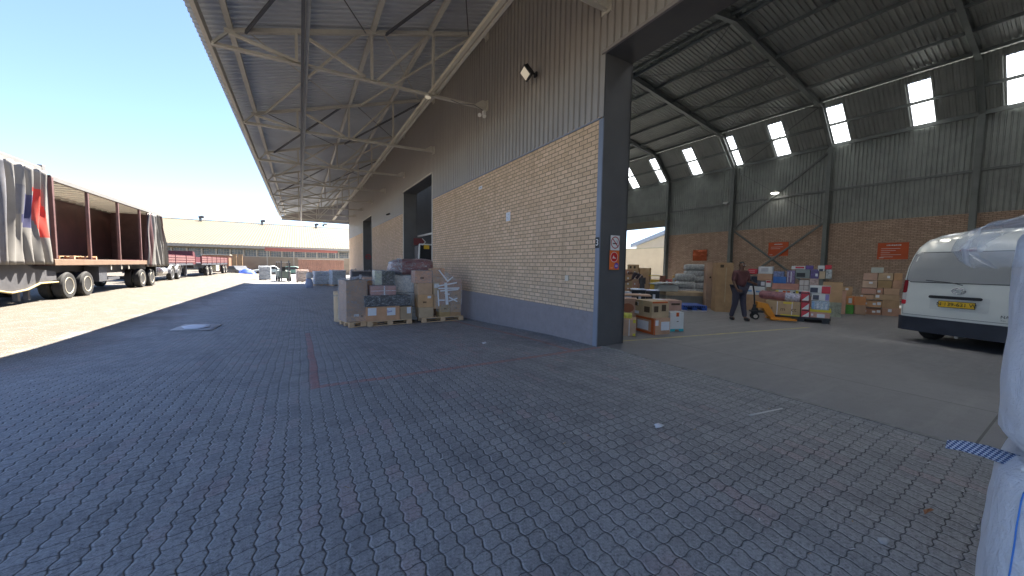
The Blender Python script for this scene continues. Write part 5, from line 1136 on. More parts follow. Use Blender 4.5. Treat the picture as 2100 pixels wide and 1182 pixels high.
# maroon roll
c, w, z, h, r, bk = Q(1553, 1644, 621, 600, PP, rp, top(E1))
rl_ = MB()
def rollf(a, t):
    k = 1+.05*noise.noise(Vector((a*3, t*12, 4))); R_ = .5*h*.98*(1-.5*max(0, abs(t-.5)*2-.9)/.1)*k; th = a*6.2832
    return (-w/2+w*t, R_*math.cos(th), .5*h+R_*math.sin(th))
rl_.grid(rollf, 20, 30); ro = rl_.build('carpet_roll', paint((.30, .12, .13), .4, 0, .35, 14.), smooth=60); ro.location = (c.x+bk.x*.3, c.y+bk.y*.3, top(E1)); ro.rotation_euler = (0, R(4), r)
tag(ro, 'mottled maroon roll in film lying along the strapped carton', 'roll'); q = MB(); q.grid(lambda a, b: tuple(Vector(rollf(a, .62+.33*b))*1.0+Vector((0, 0, .004)) if True else 0), 20, 8)
for i, p in enumerate(q.v): q.v[i] = Vector((p.x, p.y*1.03, (p.z-.5*h)*1.03+.5*h))
q.build('printed_film', paint((.42, .42, .5), .3, 0, .5, 20.), ro, smooth=60)
# pallet jack
pj = tag(empty('pallet_jack', (0, 0, 0)), 'orange hand pallet jack with black handle, its forks under the black pallet', 'pallet jack')
g0 = gpt(1545, 655, 0); g0 = Vector((g0.x, g0.y, 0)); pj.location = (g0.x+.05, g0.y, 0); g1 = Vector((12.55, 4.55, 0)); dv = (g1-g0).normalized(); pj.rotation_euler = (0, 0, math.atan2(dv.y, dv.x))
M['jack'] = paint((.70, .28, .03), .45, .1, .1, 6.)
m = MB(); m.prism([(.02, -.13, .55), (.30, -.13, .50), (.52, -.13, .09), (.44, -.13, .03), (.28, -.13, .16), (.18, -.13, .36), (.02, -.13, .36)], (0, .26, 0)); m.build('body', M['jack'], pj, bevel=.015)
for s in (-1, 1):
    m = MB(); m.box(.35, .98, s*.19-.08, s*.19+.08, .035, .085); m.build('fork', M['jack'], pj, bevel=.01)
    m = MB(); m.lathe((0, s*.05, .1), (0, s, 0), [(0, .05), (.005, .1), (.06, .1), (.065, .05)], 24); w_ = m.build('wheel', M['rubber'], pj, smooth=40); m = MB(); m.lathe((0, s*.117, .1), (0, s, 0), [(0, .055), (.006, .05), (.008, .02)], 20); m.build('hub', M['rimc'], w_, smooth=40)
m = MB(); m.lathe((0, 0, .15), (0, 0, 1), [(0, .09), (.15, .09), (.22, .06), (.30, .06)], 16); m.build('pump', M['black'], pj, smooth=40)
m = MB(); m.tube([(.0, 0, .3), (-.04, 0, .8), (-.1, 0, 1.15)], .022, 8); m.tube([(-.16, -.17, 1.27), (-.1, -.15, 1.16), (-.1, .15, 1.16), (-.16, .17, 1.27)], .017, 8); m.tube([(-.16, -.17, 1.27), (-.18, 0, 1.3), (-.16, .17, 1.27)], .017, 8); m.build('handle', M['black'], pj, smooth=50)
m = MB(); m.box(-.12, .2, -.15, .15, .22, .27); m.build('pump_plate', M['black'], pj, bevel=.01)
# background heap: everything stands on hidden base cartons
HX = (14.6, 5.6); rh = -72
def stackrow(items, pt, z0, dep=.45, rot=rh):
    out = []
    for it in items:
        u0, u1, vb, vt, c_, lb = it[:6]; kw = it[6] if len(it) > 6 else {}
        zz = kw.pop('z', z0); o = carton(u0, u1, vb, vt, pt, rot, dep, zz, c_, lb, **kw); out.append(o)
    return out
ylw = (.68, .55, .12); whc = (.66, .66, .66)
H0 = stackrow([(1528, 1569, 655, 605, KR2, 'plain base carton at the left end of the mixed heap behind the pallet jack', dict(tape=False)), (1570, 1604, 655, 607, KR, 'base carton in the middle of the mixed heap behind the strapped carton', dict(tape=False)), (1605, 1632, 655, 607, KR3, 'base carton right of centre in the mixed heap, mostly hidden', dict(tape=False)), (1633, 1666, 655, 607, KR2, 'hidden base carton behind the striped boxes', dict(tape=False))], HX, 0)
za = top(H0[0]); zb_ = top(H0[1])
H1 = stackrow([(1528, 1569, 605, 588, whc, 'long white carton with pale blue print left in the mixed heap', dict(mat=M['white'], tape=False, stick=[('f', .1, .35, .35, .55, skyb, 'print'), ('f', .55, .85, .3, .5, skyb, 'print')])),
 (1590, 1612, 607, 595, ylw, 'left white and yellow box with a blue swoosh above the roll', dict(mat=M['white'], tape=False, name='box', cat='box', stick=[('f', 0, .3, .3, .95, yel, 'print'), ('f', .3, .7, .1, .7, dkb, 'print'), ('f', .7, .98, .1, .9, ors, 'print')])),
 (1613, 1631, 607, 596, ylw, 'middle white and orange box of the row above the roll', dict(mat=M['white'], tape=False, name='box', cat='box', stick=[('f', .05, .4, .1, .9, ors, 'print'), ('f', .75, .98, .1, .8, dkb, 'print')])),
 (1632, 1663, 607, 596, ylw, 'right long box with yellow end and dark blue wedge above the roll', dict(mat=M['white'], tape=False, name='box', cat='box', stick=[('f', 0, .18, .1, .9, yel, 'print'), ('f', .2, .42, .1, .8, dkb, 'print'), ('f', .5, .98, .1, .8, paint((.04, .12, .13), .5), 'print')]))], HX, za)
zc = max(top(q) for q in H1[1:]); zd = top(H1[0])
H2 = stackrow([(1552, 1569, 588, 577, (.2, .2, .25), 'dark and white box on the long white carton', dict(name='box', cat='box', tape=False, mat=paint((.10, .11, .15), .5, 0, .5, 16.), z=zd, stick=[('f', .5, .98, .2, .9, lab_m)])),
 (1570, 1582, 588, 576, whc, 'white box with a red top beside the long brown carton', dict(name='box', cat='box', mat=M['white'], tape=False, z=zd, stick=[('f', .1, .9, .7, .95, redw, 'print')])),
 (1583, 1638, 597, 582, KR, 'long brown carton lying over the white and yellow boxes', dict(z=zc)),
 (1639, 1659, 597, 575, (.62, .55, .5), 'pale pink cube pack with white straps', dict(name='pack', cat='pack', tape=False, z=zc, mat=paint((.60, .55, .52), .5), stick=[('f', .46, .5, 0, 1, ink, 'gap'), ('f', 0, 1, .46, .5, ink, 'gap')])),
 (1660, 1678, 597, 572, (.5, .38, .34), 'pinkish striped pack in the right half of the heap', dict(name='pack', cat='pack', tape=False, z=zc, mat=paint((.46, .34, .31), .5, 0, .4, 16.)))], HX, zc)
ze1 = max(top(H2[0]), top(H2[1])); zf1 = top(H2[2]); zg1 = max(top(H2[3]), top(H2[4]))
H3 = stackrow([(1553, 1584, 576, 562, KR, 'plain brown carton under the white topped box, upper left of the heap', dict(z=ze1)),
 (1585, 1612, 582, 568, (.05, .16, .45), 'bright blue box in the middle of the heap', dict(name='box', cat='box', tape=False, z=zf1, mat=paint((.05, .17, .50), .45, 0, .2, 10.))),
 (1613, 1630, 582, 555, (.2, .16, .3), 'purple and white striped upright box in the heap', dict(name='box', cat='box', tape=False, z=zf1, mat=paint((.22, .16, .30), .5, 0, .6, 18.), stick=[('f', .1, .2, .1, .9, lab_m), ('f', .5, .6, .1, .9, lab_m)])),
 (1631, 1661, 575, 553, (.25, .3, .28), 'grey green box with a black panel near the top of the heap', dict(name='box', cat='box', tape=False, z=zg1, mat=paint((.24, .28, .27), .5), stick=[('f', .08, .68, .15, .6, M['black'], 'panel')])),
 (1662, 1679, 575, 553, (.12, .09, .24), 'dark purple box with a white label near the top of the heap', dict(name='box', cat='box', tape=False, z=zg1, mat=paint((.12, .09, .25), .5, 0, .3, 12.), stick=[('f', .6, .9, .25, .55, lab_m)])),
 (1680, 1692, 585, 557, KR3, 'brown carton at the upper right of the heap under the white and red box', dict(z=zg1)),
 (1693, 1706, 585, 553, (.36, .36, .34), 'clear greyish pack at the right end of the heap top', dict(name='pack', cat='pack', tape=False, z=zg1, mat=paint((.34, .35, .34), .3, 0, .5, 18.)))], HX, zf1)
stackrow([(1555, 1585, 562, 547, whc, 'white box with faint lettering topping the left of the heap', dict(name='box', cat='box', mat=M['white'], tape=False, z=top(H3[0]), stick=[('f', .2, .7, .3, .8, paint((.5, .5, .52), .6), 'print')])),
 (1586, 1608, 568, 557, (.1, .14, .4), 'blue and white mixed box over the bright blue one', dict(name='box', cat='box', tape=False, z=top(H3[1]), mat=paint((.20, .24, .42), .45, 0, .6, 18.))),
 (1623, 1651, 553, 546, (.6, .3, .3), 'white and red flat box on the grey green box', dict(name='box', cat='box', mat=M['white'], tape=False, z=top(H3[3]), stick=[('f', .3, .95, .3, .8, redw, 'print')])),
 (1652, 1668, 553, 545, (.14, .08, .3), 'small violet box at the very top of the heap', dict(name='box', cat='box', tape=False, z=top(H3[3])+.0, mat=paint((.14, .08, .32), .5))),
 (1677, 1691, 557, 545, whc, 'white box with a dark helmet print topping the right of the heap', dict(name='box', cat='box', mat=M['white'], tape=False, z=top(H3[5]), stick=[('f', .2, .8, .0, .4, dkb, 'print')])),
 (1692, 1706, 553, 544, (.55, .05, .05), 'small red box at the top right corner of the heap', dict(name='box', cat='box', mat=redw, tape=False, z=top(H3[6])))], HX, zf1)
carton(1534, 1552, 567, 552, (14.3, 6.8), rh, .4, 1.35, (.6, .05, .05), 'red crate standing high behind the jack handle', 'crate', name='crate', mat=redw, tape=False, stick=[('f', .1, .8, .3, .36, lab_m), ('f', .1, .8, .6, .66, lab_m)])
carton(1530, 1554, 600, 567, (14.5, 6.9), rh, .4, .85, (.05, .07, .1), 'dark blue drum shaped pack under the red crate', 'pack', name='pack', mat=paint((.03, .05, .09), .5), tape=False)
carton(1527, 1556, 655, 600, (14.7, 6.9), rh, .5, 0, KR2, 'base carton under the dark pack behind the jack handle', tape=False)
carton(1686, 1727, 645, 579, (14.9, 4.9), rh, .5, 0, (.56, .39, .22), 'tall tan carton closing the heap on the right', stick=[('f', .3, 1., .0, .42, paint((.35, .38, .30), .6, 0, .3, 14.), 'green_film')])
for a in [(1725, 1735, 652, 597, (16.0, 5.0), KR3, 'slim tan carton between the heap and the green box'), (1727, 1748, 603, 588, (17.4, 5.3), KR2, 'small dull carton with a white label above the orange one'), ]:
    pass
G1 = carton(1726, 1735, 638, 597, (16.2, 4.95), rh, .3, 0, KR3, 'slim tan carton between the heap and the green box', tape=False)
G2 = carton(1735, 1751, 641, 626, (16.6, 4.6), rh, .4, 0, (.08, .3, .04), 'bright green box on the floor right of the heap', 'box', name='box', mat=paint((.09, .34, .05), .5), tape=False)
G3 = carton(1736, 1776, 626, 609, (16.7, 4.55), rh, .4, top(G2), (.60, .30, .12), 'orange brown box with white labels over the green box', stick=[('f', .1, .28, .2, .8, lab_m), ('f', .34, .40, 0, 1, ors, 'print')])
G3b = carton(1752, 1776, 641, 626, (16.7, 4.55), rh, .4, 0, KR2, 'brown base carton right of the green box', tape=False)
G4 = carton(1727, 1748, 609, 588, (17.0, 4.8), rh, .4, top(G3), KR2, 'small dull carton with a white label on the orange brown box', stick=[('f', .3, .6, .6, .85, lab_m)])
# neat carton stack before the van
WS = (17.3, 3.9); rw = -75
def row(z, vb, vt, cells, lab, dep=.6, pt=WS):
    t_ = z
    for i, (u0, u1, c_, st) in enumerate(cells):
        o = carton(u0, u1, vb, vt, pt, rw, dep, z, c_, lab % ['leftmost', 'middle', 'right'][i], group='cartons stacked left of the van', stick=st); t_ = max(t_, top(o))
    return t_
s1 = [('f', .35, .47, .4, .7, lab_m), ('f', .68, .8, .35, .7, lab_m), ('f', .84, .97, .4, .85, lab_m)]
zz = row(0, 648, 633, [(1750, 1807, KR2, s1), (1809, 1848, KR2, [('f', .3, .5, .5, .9, lab_m)])], '%s carton on the floor of the stack left of the van')
zz = row(zz, 633, 617, [(1752, 1808, KR, s1), (1809, 1845, KR2, [])], '%s carton in the second layer of the stack left of the van')
zz = row(zz, 617, 605, [(1764, 1792, KR, [('f', .0, .2, .4, .9, lab_m)]), (1793, 1845, (.58, .36, .20), [('f', .05, .2, .4, .9, lab_m)])], '%s carton in the third layer of the stack left of the van')
zz = row(zz, 605, 592, [(1766, 1797, KR, []), (1798, 1811, KR2, [('f', .1, .6, .3, .7, lab_m)]), (1812, 1845, KR, [])], '%s carton in the fourth layer of the stack left of the van')
zz = row(zz, 592, 576, [(1768, 1799, KR3, [('f', .45, .7, .55, .85, lab_m)]), (1800, 1829, (.44, .25, .14), []), (1830, 1850, KR2, [])], '%s carton in the fifth layer of the stack left of the van')
zz = row(zz, 576, 561, [(1770, 1800, KR3, []), (1801, 1832, KR, [('f', .6, .8, .3, .65, lab_m)]), (1833, 1851, KR2, [])], '%s carton in the top layer of the stack left of the van')
c, w, z, h, r, bk = Q(1803, 1829, 562, 550, WS, rw, zz); m = MB(); m.box(-w/2, w/2, 0, .03, 0, h+.02); m.box(-w/2+.03, w/2-.03, -.006, 0, .03, h-.02); o = m.build('framed_board', paint((.42, .44, .38), .5)); o.location = (c.x, c.y+.2, zz); o.rotation_euler = (R(-6), 0, r); tag(o, 'small pale framed board leaning on top of the stack left of the van', 'board')

# ------------------------------------------------------------------ boards on the inner back wall
def iboard(u0, u1, v0, v1, label, head, nl, foil=False):
    a, b = at(u0, v0, 0, XB), at(u1, v1, 0, XB); o = tag(empty('orange_board', (XB, 0, 0)), label, 'board'); 
    if foil:
        m = MB(); m.grid(lambda s, t: (-.03-.05*abs(noise.noise(Vector((s*3.3, t*3.1, 7))))-.02*abs(noise.noise(Vector((s*7, t*7, 2)))), a.y+(b.y-a.y)*s, b.z+(a.z-b.z)*t), 30, 30); m.build('foil_sheet', paint((.55, .13, .05), .22, .3, .1, 4.), o, smooth=25, fix=False, solid=.003)
        return
    m = MB(); m.box(-.03, -.005, b.y, a.y, b.z, a.z); m.build('panel', paint((.62, .10, .02), .45, 0, .08, 2.), o, bevel=.004)
    cy = (a.y+b.y)/2; hw_ = .21*abs(a.y-b.y); m = MB(); k_ = 0; yy = cy+hw_
    while yy > cy-hw_: wd = (.05, .07, .04)[k_ % 3]; m.box(-.033, -.031, yy-wd, yy, a.z-.17, a.z-.11+.01*(k_ % 2)); yy -= wd+.015; k_ += 1
    m.build('heading', M['white'], o); m = MB()
    for k in range(nl): L_ = [.62, .48, .30, .66, .4][k]*abs(a.y-b.y); m.box(-.033, -.031, a.y-.14-L_, a.y-.14, a.z-.32-k*.11, a.z-.30-k*.11)
    m.box(-.033, -.031, a.y-.26, a.y-.08, b.z+.07, b.z+.10); m.build('printed_lines', M['white'], o)
iboard(1577, 1616, 498, 525, 'smaller orange board with white lines between the crossed braces', '', 2)
iboard(1801, 1862, 499, 532, 'larger orange board with white lines left of the van roof', '', 5)
iboard(1422, 1450, 513, 535, 'crumpled shiny orange board above the grey sacks', '', 0, True)

# ------------------------------------------------------------------ people
def skinned(name, J, E_, mat, parent, root, sub=2):
    ids = {k: i for i, k in enumerate(J)}; me = bpy.data.meshes.new(name); me.from_pydata([J[k][:3] for k in J], [(ids[a], ids[b]) for a, b in E_], [])
    o = bpy.data.objects.new(name, me); C.objects.link(o); me.materials.append(mat); o.parent = parent
    sk = o.modifiers.new('skin', 'SKIN'); sk.use_smooth_shade = True; sb_ = o.modifiers.new('sub', 'SUBSURF'); sb_.levels = sub; sb_.render_levels = sub
    if not me.skin_vertices: me.attributes.new('skin', 'FLOAT', 'POINT') if False else None
    sv = me.skin_vertices[0].data if me.skin_vertices else None
    if sv:
        for k, i in ids.items(): r_ = J[k][3]; sv[i].radius = (r_, J[k][4] if len(J[k]) > 4 else r_); sv[i].use_root = (k == root)
    return o
def mk_skin_layer(o): pass
def person(loc, rz, J, hand_dirs, shirt, trousers, hair, label, stripes=None, skinc=(.16, .08, .05)):
    """J: joints in the person's own frame (x forward, y left)."""
    root = tag(empty('person', loc, rz), label, 'person'); sk = paint(skinc, .55, 0, .05, 8., name='skin')
    P = {k: Vector(v) for k, v in J.items()}
    def body():
        d = {}; e = []
        def add(k, p, r, r2=None): d[k] = (*p, r) if r2 is None else (*p, r, r2)
        add('pelvis', P['pelvis'], .115, .13); add('belly', P['pelvis'].lerp(P['chest'], .45), .11, .13); add('chest', P['chest'], .12, .15); add('neck', P['neck'], .055); add('head0', P['head'].lerp(P['neck'], .45), .06); add('head', P['head'], .088); add('crown', P['head']+(P['head']-P['neck']).normalized()*.085, .068)
        e += [('pelvis', 'belly'), ('belly', 'chest'), ('chest', 'neck'), ('neck', 'head0'), ('head0', 'head'), ('head', 'crown')]
        for s in 'LR':
            add('hip'+s, P['hip'+s], .085); add('knee'+s, P['knee'+s], .058); add('ankle'+s, P['ankle'+s], .04); add('toe'+s, P['toe'+s], .035)
            add('sh'+s, P['sh'+s], .058); add('el'+s, P['el'+s], .042); add('wr'+s, P['wr'+s], .028)
            hd = hand_dirs[s].normalized(); pw = P['wr'+s]+hd*.06; add('palm'+s, pw, .026, .032)
            e += [('pelvis', 'hip'+s), ('hip'+s, 'knee'+s), ('knee'+s, 'ankle'+s), ('ankle'+s, 'toe'+s), ('chest', 'sh'+s), ('sh'+s, 'el'+s), ('el'+s, 'wr'+s), ('wr'+s, 'palm'+s)]
            side = hd.cross(Vector((0, 1, 0)) if abs(hd.y) < .8 else Vector((1, 0, 0))).normalized(); cu_ = side.cross(hd)
            for q, (off, ln) in enumerate(((-.028, .06), (-.010, .075), (.010, .07), (.026, .055))):
                a = pw+hd*.03+side*off; b = a+hd*ln*.55+cu_*.006; c_ = b+hd*ln*.4+cu_*.018
                add(f'f{q}a{s}', a, .010); add(f'f{q}b{s}', b, .009); add(f'f{q}c{s}', c_, .007); e += [('palm'+s, f'f{q}a{s}'), (f'f{q}a{s}', f'f{q}b{s}'), (f'f{q}b{s}', f'f{q}c{s}')]
            a = P['wr'+s]+hd*.035-side*.035; b = a+hd*.035-side*.02; add('ta'+s, a, .012); add('tb'+s, b, .009); e += [('wr'+s, 'ta'+s), ('ta'+s, 'tb'+s)]
        return d, e
    d, e = body(); bo = skinned('body', d, e, sk, root, 'pelvis')
    # clothes: looser shells over the limbs
    d2 = {k: (*v[:3], v[3]*1.22+.012, (v[4] if len(v) > 4 else v[3])*1.22+.012) for k, v in d.items() if k in ('pelvis', 'belly', 'chest', 'shL', 'shR', 'elL', 'elR')}
    d2['nb'] = (*P['chest'].lerp(P['neck'], .6), .075, .09); e2 = [('pelvis', 'belly'), ('belly', 'chest'), ('chest', 'nb'), ('chest', 'shL'), ('chest', 'shR'), ('shL', 'elL'), ('shR', 'elR')]
    so2 = skinned('shirt', d2, e2, shirt, root, 'pelvis')
    d3 = {k: (*v[:3], v[3]*1.22+.012, (v[4] if len(v) > 4 else v[3])*1.22+.012) for k, v in d.items() if k in ('pelvis', 'hipL', 'hipR', 'kneeL', 'kneeR', 'ankleL', 'ankleR')}
    skinned('trousers', d3, [('pelvis', 'hipL'), ('pelvis', 'hipR'), ('hipL', 'kneeL'), ('hipR', 'kneeR'), ('kneeL', 'ankleL'), ('kneeR', 'ankleR')], trousers, root, 'pelvis')
    for s in 'LR':
        skinned('shoe', {'a': (*(P['ankle'+s]+Vector((-.03, 0, -.03))), .055), 'b': (*(P['toe'+s]), .05)}, [('a', 'b')], M['black'], root, 'a')
    hd_ = P['head']; up = (P['head']-P['neck']).normalized(); fwd = Vector(J.get('face', (1, 0, 0))).normalized()
    skinned('hair', {'a': (*(hd_+up*.02-fwd*.02), .09), 'b': (*(hd_+up*.105-fwd*.012), .07)}, [('a', 'b')], hair, root, 'a')
    lat = up.cross(fwd).normalized()
    for s in (-1, 1):
        m = MB(); m.lathe(hd_+fwd*.082+lat*s*.032+up*.01, fwd, [(0, .012), (.008, .011), (.012, .004)], 10); m.build('eye', M['white'], root, smooth=60)
        m = MB(); m.lathe(hd_+lat*s*.088, lat*s, [(0, .028), (.012, .026), (.016, .012)], 10); m.build('ear', sk, root, smooth=60)
    m = MB(); m.tube([hd_+fwd*.085+up*.01, hd_+fwd*.112-up*.025, hd_+fwd*.088-up*.03], [.008, .016, .010], 8); m.build('nose', sk, root, smooth=60)
    m = MB(); m.tube([hd_+fwd*.078-up*.055-lat*.025, hd_+fwd*.09-up*.055, hd_+fwd*.078-up*.055+lat*.025], .006, 6); m.build('mouth', paint((.22, .07, .06), .5), root, smooth=60)
    if stripes:
        for t_ in stripes:
            p = P['pelvis'].lerp(P['chest'], t_); ax = (P['chest']-P['pelvis']).normalized(); m = MB()
            m.lathe(p-ax*.02, ax, [(0, .175), (.05, .178)], 24); m.build('reflective_band', paint((.55, .42, .36), .4), root, smooth=40)
    return root
bent = dict(pelvis=(0, 0, .95), chest=(.36, 0, 1.20), neck=(.50, 0, 1.27), head=(.62, 0, 1.24), hipL=(0, .1, .90), hipR=(0, -.1, .90), kneeL=(.05, .11, .50), kneeR=(-.04, -.11, .50), ankleL=(.0, .12, .09), ankleR=(-.06, -.12, .09), toeL=(.16, .13, .04), toeR=(.10, -.13, .04),
            shL=(.38, .19, 1.18), shR=(.38, -.19, 1.18), elL=(.48, .24, .92), elR=(.50, -.22, .92), wrL=(.70, .16, .82), wrR=(.72, -.14, .84), face=(.6, 0, -.8))
pb = at(1316, 612, 2, 0)
person((pb.x, pb.y, 0), R(128), bent, {'L': Vector((.9, -.1, -.3)), 'R': Vector((.9, .1, -.3))}, paint((.05, .035, .05), .7), paint((.10, .10, .11), .8), M['black'], 'person in dark clothes with reflective bands bending over cartons near the back door', stripes=(.35, .75))
stand = dict(pelvis=(0, 0, .96), chest=(.02, 0, 1.34), neck=(.03, 0, 1.50), head=(.05, 0, 1.63), hipL=(0, .1, .92), hipR=(0, -.1, .92), kneeL=(.04, .11, .50), kneeR=(-.02, -.10, .50), ankleL=(.12, .12, .09), ankleR=(-.16, -.10, .09), toeL=(.28, .14, .04), toeR=(-.01, -.12, .04),
            shL=(.02, .20, 1.42), shR=(.02, -.20, 1.42), elL=(.02, .27, 1.15), elR=(.06, -.27, 1.14), wrL=(.27, .20, 1.12), wrR=(.16, -.24, .92), face=(1, 0, -.1))
ps = at(1513, 657, 2, 0)
person((ps.x, ps.y, 0), R(250), stand, {'L': Vector((.8, -.2, -.2)), 'R': Vector((.8, .2, -.2))}, paint((.14, .05, .05), .7, 0, .2, 6.), paint((.06, .055, .08), .8), M['black'], 'standing person in a maroon shirt between the tall cartons and the pallet jack')

# ------------------------------------------------------------------ white van
VA = R(108); vh = Vector((math.sin(VA), math.cos(VA), 0)); vr = Vector((math.cos(VA), -math.sin(VA), 0)); VC = Vector((11.55, 2.40, 0))
van = tag(empty('passenger_van', (0, 0, 0)), 'white passenger van seen from behind with grey rear window and yellow number plate', 'van')
# local frame: x = right, y = forward; origin below the middle of the rear bumper
org = VC+vr*.94; van.location = (org.x, org.y, 0); van.rotation_euler = (0, 0, math.atan2(vr.y, vr.x))
vwhite = paint((.74, .74, .68), .22, 0, .02, 3., name='van_paint')
def lerp_tab(tab, z):
    for (a, va), (b, vb) in zip(tab, tab[1:]):
        if z <= b: return va+(vb-va)*((z-a)/(b-a) if b > a else 0)
    return tab[-1][1]
hwT = [(.30, .91), (.55, .935), (.95, .945), (1.3, .94), (1.6, .925), (1.85, .89), (2.05, .845), (2.20, .785), (2.32, .68), (2.40, .52), (2.45, .30), (2.47, .12), (2.475, .01)]
roT = [(.30, .03), (.55, .0), (.95, .02), (1.3, .05), (1.6, .10), (1.85, .17), (2.05, .25), (2.20, .38), (2.32, .62), (2.40, .95), (2.45, 1.4), (2.47, 1.8), (2.475, 2.2)]
def vsec(z, n=14, L_=4.7):
    hw, ro = lerp_tab(hwT, z), lerp_tab(roT, z); r_ = min(.16, hw*.5); pts = []
    fe = L_-(.0 if z < 1 else (z-1)*.8); fe = max(fe, ro+.3)
    for i in range(n): x = -(hw-r_)+2*(hw-r_)*i/(n-1); pts.append((x, ro+.035*(x/hw)**2, z))
    for i in range(1, 6): a = math.pi/2*i/5; pts.append((hw-r_+r_*math.sin(a), ro+.035+r_*(1-math.cos(a)), z))
    for i in range(1, 6): pts.append((hw, ro+.035+r_+(fe-r_*2-ro)*i/5, z))
    for i in range(1, 5): a = math.pi/2*i/4; pts.append((hw-r_+r_*math.cos(a), fe+r_*math.sin(a)-r_, z))
    for i in range(1, 8): pts.append((hw-r_-2*(hw-r_)*i/8, fe, z))
    for i in range(0, 5): a = math.pi/2*i/4; pts.append((-(hw-r_)-r_*math.sin(a), fe-r_+r_*math.cos(a), z))
    for i in range(1, 6): pts.append((-hw, fe-r_-(fe-r_*2-ro-.035)*i/5, z))
    for i in range(1, 5): a = math.pi/2*i/5; pts.append((-hw+r_-r_*math.cos(a), ro+.035+r_-r_*math.sin(a), z))
    return pts
zs_ = [.50, .6, .75, .95, 1.1, 1.3, 1.45, 1.6, 1.73, 1.85, 1.95, 2.05, 2.13, 2.20, 2.27, 2.32, 2.36, 2.40, 2.43, 2.45, 2.47, 2.475]
rings = [vsec(z) for z in zs_]; n_ = len(rings[0]); m = MB()
m.add([p for g in rings for p in g], [(j*n_+i, j*n_+(i+1) % n_, (j+1)*n_+(i+1) % n_, (j+1)*n_+i) for j in range(len(zs_)-1) for i in range(n_)]+[tuple(range((len(zs_)-1)*n_, len(zs_)*n_)), tuple(range(n_))[::-1]]); m.build('body', vwhite, van, smooth=50)
zs2 = [.24, .30, .40, .50, .54]; m = MB(); rg = []
for z in zs2: rg.append([(x*1.012, y-(.05 if y < 1 else -.03), z) for x, y, q in vsec(max(z, .5))])
m.add([p for g in rg for p in g], [(j*n_+i, j*n_+(i+1) % n_, (j+1)*n_+(i+1) % n_, (j+1)*n_+i) for j in range(len(zs2)-1) for i in range(n_)]+[tuple(range(4*n_, 5*n_)), tuple(range(n_))[::-1]]); m.build('bumper', paint((.025, .03, .045), .5, 0, .2, 4.), van, smooth=50)
def rearpt(x, z, off):
    hw, ro = lerp_tab(hwT, z), lerp_tab(roT, z); r_ = min(.16, hw*.5); ax = abs(x)
    y = ro+.035*(x/hw)**2
    if ax > hw-r_: q = min(1, (ax-(hw-r_))/r_); y = ro+.035+r_*(1-math.sqrt(max(0, 1-q*q)))
    return (x, y-off, z)
def patch(name, x0, x1, z0, z1, mat, off, rad=.0, nx=24, nz=14, shear=0):
    m = MB()
    def fn(a, t):
        z = z0+(z1-z0)*t; k = 1.
        if rad:
            e = min(t, 1-t)*(z1-z0); k = 1-(1-math.sqrt(max(0, 1-(1-min(1, e/rad))**2)))*rad*2/(x1-x0)
        xc = (x0+x1)/2; x = xc+(a-.5)*(x1-x0)*k; hw = lerp_tab(hwT, z)
        if shear: x *= hw/.94
        return rearpt(x, z, off)
    m.grid(fn, nx, nz); return m.build(name, mat, van, smooth=60, fix=False)
patch('window_seal', -.86, .86, 1.285, 1.94, M['black'], .004, .10, shear=1); patch('rear_window', -.845, .845, 1.30, 1.925, paint((.36, .36, .35), .12, 0, .05, 2., name='tinted_glass'), .009, .09, shear=1)
for sx in (-1, 1):
    a_, b_ = sorted((sx*.80, sx*.938)); 
    patch('tail_light', a_, b_, 1.05, 1.33, paint((.25, .01, .02), .15), .008, .02, 8, 8); patch('indicator', a_, b_, .91, 1.04, paint((.6, .58, .55), .15), .008, .01, 8, 5); patch('tail_light', a_, b_, .80, .895, paint((.60, .02, .04), .2), .008, .01, 8, 5)
patch('hatch_recess', -.40, .42, .74, 1.02, paint((.62, .62, .58), .3), .004, .02); patch('hatch_handle', -.42, .34, .97, 1.03, M['black'], .03, .03)
pl_ = patch('number_plate', -.26, .26, .80, .93, M['black'], .030, .0); patch('plate_face', -.25, .25, .808, .922, paint((.80, .48, .03), .4, 0, .04, 6.), .034)
text('N 139-631 W', .098, (0, lerp_tab(roT, .86)-.0375, .863), (1, 0, 0), (0, 0, 1), M['black'], van, 'plate_lettering')
m = MB(); vs = []; 
for rx, rz_, cx_ in ((.095, .062, 0), (.05, .062, 0), (.095, .028, .012)):
    pts = [(rx*math.cos(a*.2618), lerp_tab(roT, 1.14)-.012, 1.14+cx_+rz_*math.sin(a*.2618)) for a in range(25)]; m.tube(pts, .0065, 6, cap=False)
m.build('emblem', paint((.6, .6, .62), .15, .9, .02, 3.), van, smooth=60)
text('NA', .075, (.62, lerp_tab(roT, .7)+.012, .70), (1, .05, 0), (0, 0, 1), M['black'], van, 'badge_lettering', .001); text('Ten', .04, (.60, lerp_tab(roT, .64)+.014, .635), (1, .05, 0), (0, 0, 1), paint((.2, .2, .2), .5), van, 'badge_lettering', .001)
patch('hatch_seam', -.86, -.852, .58, 1.95, M['black'], .004, 0, 2, 20, 1); patch('hatch_seam', -.86, .86, .585, .592, M['black'], .004, 0, 20, 2)
for sx in (-1, 1):
    for yy in (.86, 3.6): wheel(van, sx*.86 if sx > 0 else -.86+.22, yy, .33, .33, .22)
    m = MB(); m.box(sx*.80-.12, sx*.80+.12, .62, .64, .16, .42); m.build('mud_flap', M['black'], van)
m = MB(); m.tube([(.05, rearpt(.05, 1.27, .03)[1], 1.26), rearpt(-.1, 1.30, .03), rearpt(-.5, 1.34, .025)], .008, 6); m.build('wiper', M['black'], van)
m = MB(); m.tube([rearpt(.0, 1.96, .02), rearpt(.12, 1.96, .02), rearpt(-.12, 1.96, .02)], .012, 6); m.build('brake_lamp', M['red'], van)
